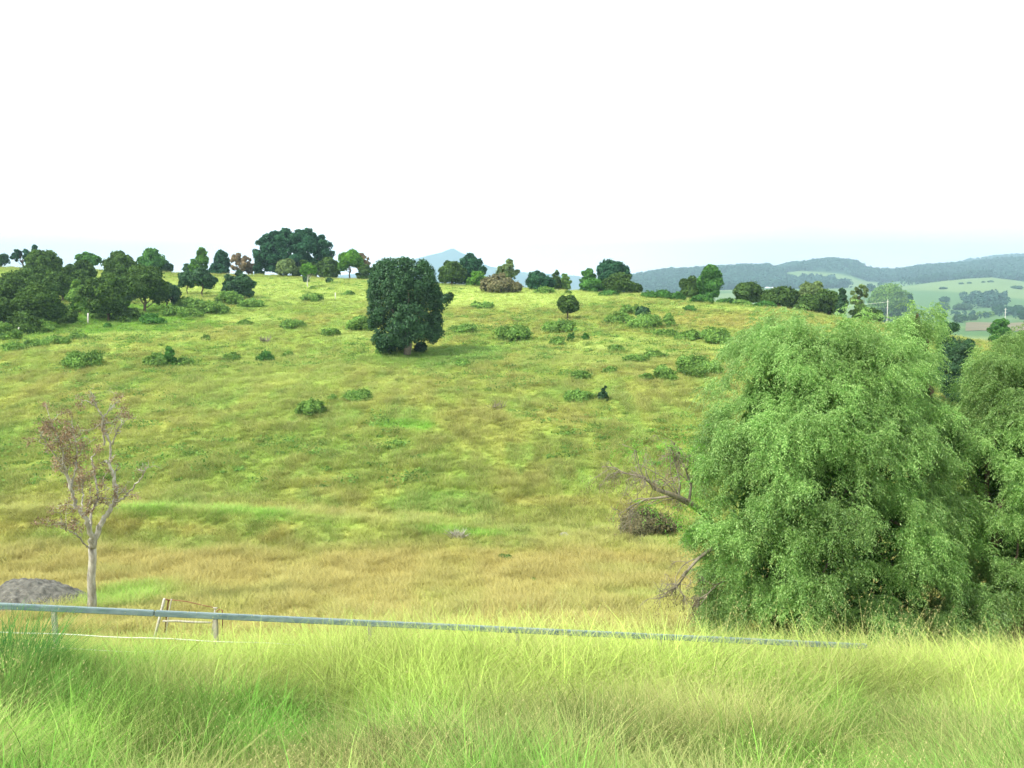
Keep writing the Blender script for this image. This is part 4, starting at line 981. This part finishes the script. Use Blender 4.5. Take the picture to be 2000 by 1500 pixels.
def pepper(name, label, base, Yc, outline, seed, nclump, base_px, limbs, cat='tree', dens=1.0, mats='pepper'):
    """outline: rows (py, x_left, x_right) of the crown at distance Yc"""
    rng = np.random.RandomState(seed); g = base
    rt = root(name, g, label, cat)
    o = np.array(outline, float)
    pys = o[:, 0]
    def edge(py): return np.interp(py, pys, o[:, 1]), np.interp(py, pys, o[:, 2])
    cl = []; m = Yc / F
    tries = 0
    while len(cl) < nclump and tries < nclump * 60:
        tries += 1
        py = rng.uniform(pys[0], pys[-1]); xl, xr = edge(py); cx = (xl + xr) / 2; hw = (xr - xl) / 2
        a = rng.rand() * 2 * np.pi; rr = rng.uniform(.80, .97) if rng.rand() < .85 else rng.uniform(.3, .7)
        # denser at the rim and at the top: crown surface of revolution
        dx = math.cos(a) * rr * hw; dy = -math.sin(a) * rr * hw * .9
        if dy * m > 0 and rng.rand() < .55: continue
        c = at(cx + dx, py, Yc + dy * m)
        r = rng.uniform(.26, .62)
        cl.append((c, r, nrm(np.array([dx, dy * 1.1, .0]) / max(hw, 1)), hw * m))
    Q = []
    for c, r, od, hw in cl:
        # branchlets radiate from the clump centre, arch over and hang
        nb = int(12 * dens)
        for b in range(nb):
            ph = rng.rand() * 6.283; d = nrm(np.array([math.cos(ph), math.sin(ph), rng.uniform(-.2, 1.1)]) + od * .85)
            hang = rng.uniform(-.1, .7) * r * 1.15; ns = 12; t = (np.arange(ns) + rng.rand(ns)) / ns
            pts = c - g + d * (r * .85 * np.sin(t * 1.75))[:, None] + np.array([0, 0, -1.0]) * (hang * t ** 2)[:, None] + rng.randn(ns, 3) * .03
            sd = nrm(d * .8 + rng.randn(ns, 3) * .55 + np.array([0, 0, -.35]) * 1)
            Q.append(sprays(pts, sd, rng))
    Q = np.concatenate(Q)
    # drop leaflets that would sink under the turf
    gz = ground_z(Q[:, 0, 0] + g[0], Q[:, 0, 1] + g[1]) - g[2]
    Q = Q[Q[:, 0, 2] > gz + .12]
    link_mesh('crown', quad_mesh('crown', Q), M[mats], rt)
    # inner foliage, crown shade painted as darker green, keeps the crown from being see-through
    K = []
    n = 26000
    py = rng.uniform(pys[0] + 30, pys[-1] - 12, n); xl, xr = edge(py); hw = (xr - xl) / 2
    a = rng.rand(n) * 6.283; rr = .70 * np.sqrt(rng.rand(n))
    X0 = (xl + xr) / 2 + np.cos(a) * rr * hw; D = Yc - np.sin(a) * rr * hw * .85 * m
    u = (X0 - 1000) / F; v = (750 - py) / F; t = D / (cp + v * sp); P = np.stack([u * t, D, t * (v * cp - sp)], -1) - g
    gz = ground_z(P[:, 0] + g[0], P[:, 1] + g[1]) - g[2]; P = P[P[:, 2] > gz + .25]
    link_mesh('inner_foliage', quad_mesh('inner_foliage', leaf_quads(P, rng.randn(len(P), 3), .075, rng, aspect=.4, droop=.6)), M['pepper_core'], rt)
    T = Tubes()
    for pts, r0, r1 in limbs:
        q = np.array([at(*p) - g for p in pts]); nn = 5 * len(q); tt = np.linspace(0, len(q) - 1, nn)
        qq = np.stack([np.interp(tt, np.arange(len(q)), q[:, c]) for c in range(3)], 1); qq[1:-1] = (qq[:-2] + 2 * qq[1:-1] + qq[2:]) / 4
        qq[1:-1] += rng.randn(nn - 2, 3) * r0 * .12
        T.tube(qq, np.linspace(r0, r1, nn), 10)
    for k in range(26):
        c, r, od, hw = cl[rng.randint(len(cl))]; s = np.array([at(*limbs[0][0][-1]) - g, at(*limbs[-1][0][-1]) - g])[rng.randint(2)]
        T.tube(wiggle(s, c - g, 8, .03, rng), np.linspace(.07, .015, 8), 6)
    T.build('trunk', M['bark'], rt)
    return rt
Yp = 17.6
gb = at(1730, 1262, Yp); gb = np.array([gb[0], Yp, float(ground_z(gb[0], Yp))])
big = pepper('pepper_tree', 'large rounded pepper tree with drooping feathery foliage behind the rail', gb, Yp,
    [(634, 1505, 1745), (658, 1465, 1785), (712, 1412, 1812), (780, 1385, 1840), (860, 1358, 1872), (940, 1345, 1882), (1020, 1342, 1890), (1090, 1365, 1895), (1160, 1385, 1890), (1215, 1395, 1880), (1262, 1410, 1860)],
    3, 330, None,
    [([(1745, 1275, Yp), (1738, 1240, Yp), (1722, 1215, Yp - .2), (1735, 1190, Yp - .1), (1740, 1150, Yp), (1700, 1050, Yp), (1660, 950, Yp)], .20, .10),
     ([(1722, 1212, Yp - .3), (1695, 1208, Yp - .7), (1660, 1212, Yp - 1.2), (1620, 1225, Yp - 1.6)], .07, .03),
     ([(1722, 1214, Yp - .3), (1745, 1205, Yp - .9), (1762, 1198, Yp - 1.3)], .075, .035),
     ([(1738, 1150, Yp), (1790, 1040, Yp + .3), (1780, 900, Yp + .3)], .11, .06),
     ([(1700, 1050, Yp), (1600, 980, Yp - .3), (1500, 930, Yp - .4)], .10, .05)])
# tip sprig on the top of the crown
Yq = 18.6
gq = at(1975, 1290, Yq); gq = np.array([gq[0], Yq, float(ground_z(gq[0], Yq))])
pepper('pepper_tree', 'second pepper tree with thick dark trunk, cut by the photo edge', gq, Yq,
    [(655, 1990, 2090), (700, 1935, 2180), (770, 1885, 2240), (860, 1840, 2260), (940, 1832, 2260), (1020, 1842, 2260), (1090, 1850, 2250), (1150, 1862, 2240), (1200, 1880, 2230)],
    9, 300, None,
    [([(1985, 1300, Yq - .3), (1978, 1240, Yq - .3), (1985, 1180, Yq - .2), (2010, 1100, Yq), (2040, 1000, Yq), (2060, 900, Yq)], .34, .16),
     ([(1985, 1180, Yq - .2), (1960, 1120, Yq - .5), (1940, 1050, Yq - .8)], .14, .06)])
# fresh low shoots in front of the second trunk
pepper('pepper_sapling', 'bright low bushy shoot in front of the dark gap between the pepper trees', np.array([*(at(1885, 1262, 16.6)[:2]), float(ground_z(at(1885, 1262, 16.6)[0], 16.6))]), 16.6,
    [(1165, 1860, 1925), (1190, 1835, 1945), (1220, 1825, 1950), (1250, 1835, 1945)], 15, 15, None,
    [([(1887, 1280, 16.6), (1886, 1230, 16.6), (1884, 1200, 16.6)], .05, .03)], 'shrub')
pepper('pepper_sapling', 'upright feathery shoot poking from the top of the large pepper tree', np.array([*(at(1790, 660, 18.8)[:2]), float(ground_z(at(1790, 660, 18.8)[0], 18.8))]), 18.8,
    [(606, 1782, 1798), (622, 1772, 1808), (650, 1760, 1815), (700, 1750, 1820), (900, 1740, 1840)], 16, 26, None,
    [([(1790, 1240, 18.8), (1792, 1000, 18.8), (1790, 800, 18.8), (1790, 640, 18.8)], .09, .02)], 'tree')

def dead_limbs():
    rng = np.random.RandomState(4); Yd = 16.4; g = np.array([*(at(1345, 1262, Yd)[:2]), 0.0]); g[2] = float(ground_z(g[0], g[1]))
    T = Tubes(); H = []
    def P(px, py, dy=0): return at(px, py, Yd + dy) - big_loc
    big_loc = np.array(big.location)
    def twig(p, d, Ln, r, lv):
        q = [p]; n = 6
        for i in range(n - 1):
            d = nrm(d + rng.randn(3) * .28 + np.array([-.02, 0, -.10 * lv])); q.append(q[-1] + d * Ln / n)
        T.tube(q, np.linspace(r, r * .5, n), 5)
        if lv < 3:
            for _ in range(3): twig(q[rng.randint(1, n)], nrm(d + rng.randn(3) * .8 + np.array([-.25, 0, .25 - .2 * lv])), Ln * .62, r * .55, lv + 1)
        if lv >= 1:
            for _ in range(3 if lv < 3 else 2): H.append(q[rng.randint(2, n)])
    for pts, r0, r1, k in [
        ([(1385, 1010, .6), (1350, 985, .2), (1325, 972, 0), (1300, 962, -.2), (1280, 955, -.3)], .075, .035, 5),
        ([(1316, 968, 0), (1290, 972, .2), (1262, 975, .3), (1240, 985, .4)], .03, .015, 5),
        ([(1285, 957, -.3), (1265, 938, -.3), (1252, 930, -.3), (1225, 925, -.2)], .028, .012, 6),
        ([(1325, 970, 0), (1328, 945, .2), (1322, 915, .2)], .03, .014, 5),
        ([(1345, 985, .2), (1350, 950, .4), (1340, 920, .4)], .03, .014, 4),
        ([(1410, 1065, .4), (1385, 1075, .1), (1365, 1090, 0), (1345, 1112, -.1), (1330, 1135, -.1)], .045, .018, 6),
        ([(1425, 1130, .3), (1400, 1142, .1), (1382, 1160, 0)], .022, .010, 4)]:
        q = np.array([P(*p) for p in pts]); T.tube(q, np.linspace(r0, r1, len(q)), 7)
        for _ in range(k): twig(q[rng.randint(1, len(q))], nrm(q[-1] - q[0]), rng.uniform(.35, .75), .013, 0)
        twig(q[-1], nrm(q[-1] - q[-2]), .5, r1 * .8, 0)
    T.build('dead_branches', M['twig'], big)
    H = np.array(H); rng.shuffle(H); H = H[:380]
    Q = []; n = len(H); Ln = rng.uniform(.12, .55, n); m = 9; t = np.linspace(0, 1, m)
    d = nrm(rng.randn(n, 3) * .35 + np.array([-.1, 0, -1.0]))
    P2 = H[:, None] + d[:, None] * (Ln[:, None] * t)[..., None]
    P2 = P2.reshape(-1, 3); Dd = np.repeat(d, m, 0)
    Q = leaf_quads(P2 + rng.randn(len(P2), 3) * .012, rng.randn(len(P2), 3), .022, rng, aspect=.22, droop=1.8)
    link_mesh('dead_foliage', quad_mesh('dead_foliage', Q), M['brown'], big)
    # a few fresh green sprays that still grow on the dead limb
    pts = []
    for cx, cy, sx, sy, k in ((1215, 868, 22, 8, 16), (1250, 880, 24, 10, 18), (1300, 868, 26, 10, 24), (1265, 985, 20, 6, 22), (1320, 1000, 8, 10, 16), (1330, 905, 26, 24, 30), (1350, 870, 22, 24, 30), (1350, 1010, 24, 30, 60)):
        for _ in range(k): pts.append(P(cx + rng.randn() * sx, cy + rng.randn() * sy, rng.uniform(-.3, .5)))
    pts = np.array(pts)
    link_mesh('green_sprays', quad_mesh('green_sprays', sprays(pts, rng.randn(len(pts), 3), rng, leaf=.026)), M['fresh'], big)
    T = Tubes()
    for cx, cy in ((1215, 868), (1250, 880), (1300, 868), (1265, 985)):
        T.tube(wiggle(P(1325, 970, 0), P(cx, cy), 7, .03, rng), np.linspace(.012, .005, 7), 4)
    T.build('thin_twigs', M['twig'], big)
dead_limbs()

# ------------------------------------------------------------------ dark tussock at the near left
def tussock():
    rng = np.random.RandomState(31); Yt = 8.6; c = at(8, 1400, Yt); g = np.array([c[0], Yt, float(ground_z(c[0], Yt))])
    V = []; n = 1500; seg = 5
    s = np.linspace(0, 1, seg + 1)
    allq = []
    for b in range(n):
        th = rng.rand() * 6.283; r = .42 * math.sqrt(rng.rand()); base = np.array([r * math.cos(th), r * math.sin(th), -.04 + float(ground_z(g[0] + r * math.cos(th), g[1] + r * math.sin(th)) - g[2])])
        ph = th + rng.randn() * .7; dh = np.array([math.cos(ph), math.sin(ph), 0]); Lb = rng.uniform(.6, 1.1); le = abs(rng.randn()) * .25; cu = rng.uniform(.1, .7); w = rng.uniform(.006, .012)
        side = np.array([-dh[1], dh[0], 0])
        P = base + dh * (le * s + cu * s * s)[:, None] * Lb + np.array([0, 0, 1.0]) * (s * Lb * (1 - .3 * (le + cu * s) * s))[:, None]
        wd = (w * (1 - s ** 1.5) + .0006)[:, None]
        A_ = P - side * wd / 2; B_ = P + side * wd / 2
        for k in range(seg): allq.append(np.stack([A_[k], B_[k], B_[k + 1], A_[k + 1]]))
    o = link_mesh('tussock', quad_mesh('tussock', np.array(allq)), leaf_mat('tussock_blades', (0.04, 0.14, 0.035), (0.12, 0.30, 0.06), .3), None, g)
    tag(o, 'dark green reedy grass tussock beside the first fence post', 'tussock')
tussock()

# ------------------------------------------------------------------ the valley beyond: trees, houses, poles
VG = 'trees on the valley floor'
def valley_tree(px, top, w, base, label, col='dark', style='dome', name='valley_tree', cb=.05, Y=None):
    make_tree(name, px, top, w, Y if Y else ('y', base), style, col, label, 'tree', VG, cb=cb, dens=1.3, leafpx=1.8)
valley_tree(1870, 612, 98, 740, 'large dark evergreen seen in the dip between the two pepper trees', 'dark', 'spread', 'evergreen_tree', Y=78)
valley_tree(1845, 608, 26, 660, 'small dark tree at the shoulder of the large dip evergreen', 'mid', 'dome', 'evergreen_tree', Y=95)
valley_tree(1955, 620, 46, 668, 'green round tree standing right of the large dip evergreen', 'mid', 'dome', 'round_tree', Y=130)
valley_tree(1738, 553, 92, 601, 'broad dome-shaped tree sheltering the white farmhouse', 'shrub', 'dome', 'broad_tree', Y=900)
valley_tree(1778, 573, 18, 600, 'small dark tree beside the broad farmhouse tree', 'bluegreen', 'dome', Y=880)
valley_tree(1840, 589, 28, 606, 'dark round tree starting the field row')
valley_tree(1872, 592, 26, 606, 'dark tree in the middle of the field row')
valley_tree(1888, 592, 22, 606, 'dark tree ending the field row')
valley_tree(1823, 604, 14, 616, 'lone round bush under the field row')
valley_tree(1898, 614, 20, 626, 'dark bush just above the ploughed field')
valley_tree(1876, 613, 30, 630, 'dark bush behind the top of the dip evergreen')
valley_tree(1912, 608, 10, 617, 'tiny tree, first of three below the right field row', 'shrub')
valley_tree(1923, 607, 9, 616, 'tiny tree, second of three below the right field row', 'shrub')
valley_tree(1936, 608, 13, 618, 'tiny tree, third of three below the right field row', 'shrub')
valley_tree(1950, 594, 26, 610, 'dark tree left of the far power pole', 'bluegreen')
valley_tree(1980, 595, 40, 616, 'broad dark tree right of the far power pole', 'bluegreen')
valley_tree(2002, 600, 30, 624, 'dark tree at the photo edge past the far power pole', 'bluegreen')
valley_tree(1845, 579, 22, 593, 'blue-grey tree left of the hollow wood', 'bluegreen', Y=1500)
for i, (px, top, w, base, lab) in enumerate([(1877, 563, 10, 573, 'round tree alone on the green foothill'), (1892, 567, 9, 576, 'round tree low on the green foothill'), (1934, 557, 11, 568, 'round tree high on the green foothill'),
    (1920, 556, 7, 562, 'smallest tree high on the green foothill'), (1842, 576, 16, 583, 'flat bush tree at the foot of the green foothill'), (1985, 560, 24, 568, 'broad tree near the edge of the green foothill'), (1701, 553, 20, 561, 'dark bush on the far meadow edge by the white roof')]):
    make_tree('foothill_tree', px, top, w, 1900 if i < 4 else 1800, 'dome', 'bluegreen', lab, 'tree', 'trees on the green foothill', cb=.02, leafpx=1.6)
# dense hollow wood on the foothill: individual crowns cannot be told apart
def wood(name, n, sampler, hrange, seed, label):
    rng = np.random.RandomState(seed); Q = []
    X, Y = sampler(rng, n); Z = ground_z(X, Y); k = 46
    h = rng.uniform(*hrange, len(X)); w = h * rng.uniform(.55, .95, len(X))
    u = nrm(rng.randn(len(X), k, 3)); u[..., 2] = np.abs(u[..., 2]) * np.where(rng.rand(len(X), k) < .2, -1, 1)
    P = np.stack([X, Y, Z + h * .52], -1)[:, None] + u * np.stack([w / 2, w / 2, h * .5], -1)[:, None] * (1 + .12 * rng.randn(len(X), k, 1))
    P = P.reshape(-1, 3); Nn = u.reshape(-1, 3)
    s = np.repeat(h, k) * .16
    nn = nrm(Nn + rng.randn(len(P), 3) * .4); t = nrm(np.cross(nn, rng.randn(len(P), 3))); b = np.cross(nn, t); s = s[:, None] * (.7 + .6 * rng.rand(len(P), 1))
    Qd = np.stack([P - t * s, P + b * s * .8, P + t * s, P - b * s * .8], 1)
    o = link_mesh(name, quad_mesh(name, Qd), M['forest'], None); tag(o, label, 'forest', None, 'stuff')
M['forest'] = leaf_mat('foliage_forest', (0.02, 0.065, 0.05), (0.06, 0.13, 0.085), .2)
def s_forest(rng, n):
    a = rng.uniform(azi(1180), azi(2150), n * 4); Y = rng.uniform(2250, 3450, n * 4); X = a * Y
    d = fbm(X / 230.0 + 31, Y / 300.0 + 3, 4) + .10 * smooth(2700, 3200, Y); px = 1000 + F * a
    thr = .37 + .10 * vnoise(X / 40.0, Y / 60.0)
    Z = ground_z(X, Y); vv = -Z / Y; py = 750 - F * (sp - cp * vv) / (cp + sp * vv)
    clear = np.zeros(len(X), bool); wob = (vnoise(X / 60.0, Y / 60.0) - .5) * .9
    for cx, cy_, rx, ry in ((1625, 530, 50, 9), (1668, 529, 34, 4), (1400, 550, 40, 4), (1300, 548, 30, 4), (1480, 538, 16, 3), (1560, 519, 20, 4), (1880, 528, 26, 3)):
        clear |= ((px - cx) / rx) ** 2 + ((py - cy_) / ry) ** 2 < 1 + wob
    k = (d > thr) & (~clear | (rng.rand(len(X)) < .12)); X, Y = X[k], Y[k]; return X[:n], Y[:n]
wood('forest', 12000, s_forest, (10, 24), 41, 'bluish forest covering the far range of hills')
def s_back(rng, n):
    a = rng.uniform(azi(1700), azi(2150), n); Y = rng.uniform(4200, 5000, n); return a * Y, Y
wood('forest', 1800, s_back, (14, 26), 42, 'fainter forest on the farthest ridge at the right')
def s_hollow(rng, n):
    px = rng.uniform(1880, 1965, n); Y = rng.uniform(1350, 1560, n); k = rng.rand(n) < np.exp(-((px - 1935) / 26) ** 2) + .25; px, Y = px[k], Y[k]; return azi(px) * Y, Y
wood('hollow_wood', 140, s_hollow, (7, 15), 43, 'blue-grey wood filling the hollow below the green foothill')
def s_mid(rng, n):
    px = np.concatenate([rng.uniform(1660, 1760, n // 2), rng.uniform(1780, 2080, n // 2)]); Y = np.concatenate([rng.uniform(700, 860, n // 2), rng.uniform(1000, 1150, n // 2)]); 
    k = vnoise(px / 9.0, Y / 60.0) > .52; px, Y = px[k], Y[k]; return azi(px) * Y, Y
wood('hedgerow_scrub', 260, s_mid, (3, 6.5), 44, 'dark scrub along the field edges on the valley floor')

def s_weeds(rng, n):
    Y = rng.uniform(58, 205, n); X = azi(rng.uniform(-100, 1500, n)) * Y; k = fbm(X * .06 + 4, Y * .05 + 2, 3) + .08 * smooth(80, 140, Y) > .50; return X[k], Y[k]
def weeds():
    rng = np.random.RandomState(61); X, Y = s_weeds(rng, 2600); Z = ground_z(X, Y); n = len(X); k = 60
    w = rng.uniform(.35, 1.3, n) ** 1.3; hgt = w * rng.uniform(.25, .6, n)
    u = rng.randn(n, k, 3); P = np.stack([X, Y, Z], -1)[:, None] + u * np.stack([w * .55, w * .5, hgt * .4], -1)[:, None]; P[..., 2] = np.maximum(P[..., 2], Z[:, None]) + hgt[:, None] * .35
    P = P.reshape(-1, 3); Q = leaf_quads(P, rng.randn(len(P), 3) + np.array([0, 0, 1.2]), .10, rng)
    o = link_mesh('hillside_weeds', quad_mesh('hillside_weeds', Q), M['shrub']); tag(o, 'low leafy weeds and regrowth dotted through the pasture on the slope', 'weeds', None, 'stuff')
weeds()

# ploughed field
def field():
    n = 30; pxs = np.linspace(1888, 2120, n); V = []; rows = 8
    for j in range(rows):
        for i, p in enumerate(pxs):
            Y = 700 + (j / (rows - 1)) * 190 + 14 * math.sin(i * .5); X = azi(p) * Y; V.append((X, Y, float(ground_z(X, Y)) + .35))
    Fc = [(j * n + i, j * n + i + 1, (j + 1) * n + i + 1, (j + 1) * n + i) for j in range(rows - 1) for i in range(n - 1)]
    o = link_mesh('ploughed_field', raw_mesh('ploughed_field', V, Fc), solid_mat('red_soil', (.12, .105, .05), (.18, .15, .07), .02)); tag(o, 'reddish bare ploughed field in the valley', 'field', None, 'structure')
field()
def house(px, base_py, wpx, label, Y, rot=0.2, group='pale farm buildings in the distance', depth=.6, hfac=.34):
    import bmesh
    X = azi(px, base_py) * Y; z = float(ground_z(X, Y)); w = wpx * Y / F; d = w * depth; h = w * hfac; 
    rt = root('farmhouse', (X, Y, z), label, 'house', group); rt.rotation_euler = (0, 0, rot)
    def mesh(nm, vs, fs, mat):
        me = bpy.data.meshes.new(nm); me.from_pydata(vs, [], fs); me.update(); link_mesh(nm, me, M[mat], rt)
    a, b = w / 2, d / 2
    wh = max(h * .6, ztop(base_py - 0, Y) - z + 0) if False else h * .6
    mesh('wall', [(-a, -b, -1), (a, -b, -1), (a, b, -1), (-a, b, -1), (-a, -b, wh), (a, -b, wh), (a, b, wh), (-a, b, wh), (-a, 0, h), (a, 0, h)],
         [(0, 1, 5, 4), (1, 2, 6, 9, 5), (2, 3, 7, 6), (3, 0, 4, 8, 7)], 'wall')
    e = w * .05; t = .15
    zz = wh - e * .6; 
    vs = [(-a - e, -b - e, zz), (a + e, -b - e, zz), (a + e, 0, h + .05), (-a - e, 0, h + .05), (-a - e, b + e, zz), (a + e, b + e, zz)]
    vs += [(x, y, z_ + t) for x, y, z_ in vs]
    mesh('roof', vs, [(0, 1, 2, 3), (3, 2, 5, 4), (6, 9, 8, 7), (9, 10, 11, 8), (0, 6, 7, 1), (4, 5, 11, 10), (0, 3, 9, 6), (3, 4, 10, 9), (1, 7, 8, 2), (2, 8, 11, 5)], 'roof')
    for sx in (-.5, .0, .5):
        cx = a * sx; q = w * .06
        mesh('window' if sx else 'door', [(cx - q, -b - .02, wh * (.3 if sx else 0)), (cx + q, -b - .02, wh * (.3 if sx else 0)), (cx + q, -b - .02, wh * .75), (cx - q, -b - .02, wh * .75),
             (cx - q, -b + .05, wh * (.3 if sx else 0)), (cx + q, -b + .05, wh * (.3 if sx else 0)), (cx + q, -b + .05, wh * .75), (cx - q, -b + .05, wh * .75)], [(0, 1, 2, 3), (0, 4, 5, 1), (2, 6, 7, 3), (1, 5, 6, 2), (0, 3, 7, 4)], 'glass')
house(1752, 597, 16, 'white farmhouse half hidden under the broad dome-shaped tree', 850, .2)
house(1503, 556, 16, 'long white shed low on the far slope, beside a second shed', 2250, .1, hfac=.25)
house(1519, 556, 10, 'short white shed right beside the long white shed', 2250, -.1)
house(1570, 558, 7, 'small pale shed above the wispy grey-green tree', 2260, 0)
house(1742, 556, 13, 'white roofed house showing above the broad dome-shaped tree', 2250, .1, hfac=.3)
house(1809, 549, 8, 'small pale house at the forest edge of the foothill', 2330, .3)
def pole(px, top, base, Y, label, arm=7):
    X = azi(px, base) * Y; z = float(ground_z(X, Y)); h = ztop(top, Y) - z; m = Y / F
    rt = root('power_pole', (X, Y, z), label, 'power pole', 'power poles on the valley floor')
    T = Tubes(); T.tube([(0, 0, -1), (0, 0, h * .5), (0, 0, h)], [.6 * m, .55 * m, .45 * m], 8); T.build('pole', M['whitewood'], rt)
    for k, zz in enumerate((h * .95, h * .82)):
        T = Tubes(); T.tube([(-arm * m * .5, 0, zz), (0, -.1, zz), (arm * m * .5, 0, zz)], [.32 * m] * 3, 6); T.build('crossarm', M['whitewood'], rt)
    return rt, np.array([X, Y, z + h * .95]), m
r1, p1, m1_ = pole(1732, 585, 632, 430, 'pale power pole in front of the broad farmhouse tree', 6)
r2, p2, m2_ = pole(1963, 602, 622, 700, 'distant pale power pole near the ploughed field', 6)
for k, off in enumerate((-1.0, 1.0)):
    T = Tubes(); e = p1 + np.array([-70, 60, 0]); n = 20
    T.tube([(p1 + (e - p1) * i / n + np.array([off, 0, -3.0 * (1 - (2 * i / n - 1) ** 2)])) - np.array(r1.location) for i in range(n + 1)], [.03] * (n + 1), 4); T.build('wire', M['wire'], r1)
def car():
    import bmesh
    Y = 420; px = 1915; X = azi(px, 651) * Y; z = float(ground_z(X, Y)); rt = root('parked_car', (X, Y, z), 'white car parked in the field right of the dip evergreen', 'car'); rt.rotation_euler = (0, 0, .15)
    def prof(nm, pts, hw, mat, y=0):
        n = len(pts); vs = [(x, -hw, zz) for x, zz in pts] + [(x, hw, zz) for x, zz in pts]
        fs = [tuple(range(n)), tuple(range(2 * n - 1, n - 1, -1))] + [(i, i + n, (i + 1) % n + n, (i + 1) % n) for i in range(n)]
        me = bpy.data.meshes.new(nm); me.from_pydata(vs, [], fs); me.update(); return link_mesh(nm, me, M[mat], rt)
    prof('body', [(-2.3, .35), (2.3, .35), (2.35, .8), (1.3, .95), (.6, 1.45), (-1.4, 1.48), (-2.2, 1.0), (-2.35, .8)], .88, 'whitepaint')
    prof('window', [(-1.9, 1.0), (1.05, 1.0), (.5, 1.38), (-1.35, 1.4)], .895, 'glass')
    for x in (-1.45, 1.45):
        for y in (-.8, .8):
            T = Tubes(); T.tube([(x, y - .1, .33), (x, y + .1, .33)], [.33, .33], 14); T.build('wheel', M['tyre'], rt)
car()

# ------------------------------------------------------------------ haze
def haze():
    import bmesh
    bm = bmesh.new(); bmesh.ops.create_cube(bm, size=1.0); me = bpy.data.meshes.new('haze'); bm.to_mesh(me); bm.free()
    m, t, o = new_mat('haze_air'); v = t.nodes.new("ShaderNodeVolumePrincipled"); v.inputs['Color'].default_value = (0.55, 0.84, 1.0, 1); v.inputs['Density'].default_value = 1.9e-4; v.inputs['Anisotropy'].default_value = 0.0
    t.links.new(v.outputs[0], o.inputs['Volume'])
    ob = link_mesh('haze', me, m); ob.scale = (30000, 10900, 560); ob.location = (0, 5250, 560 / 2 - 60)
    tag(ob, 'pale blue air haze filling the valley and fading the far hills', 'haze', None, 'stuff')
haze()
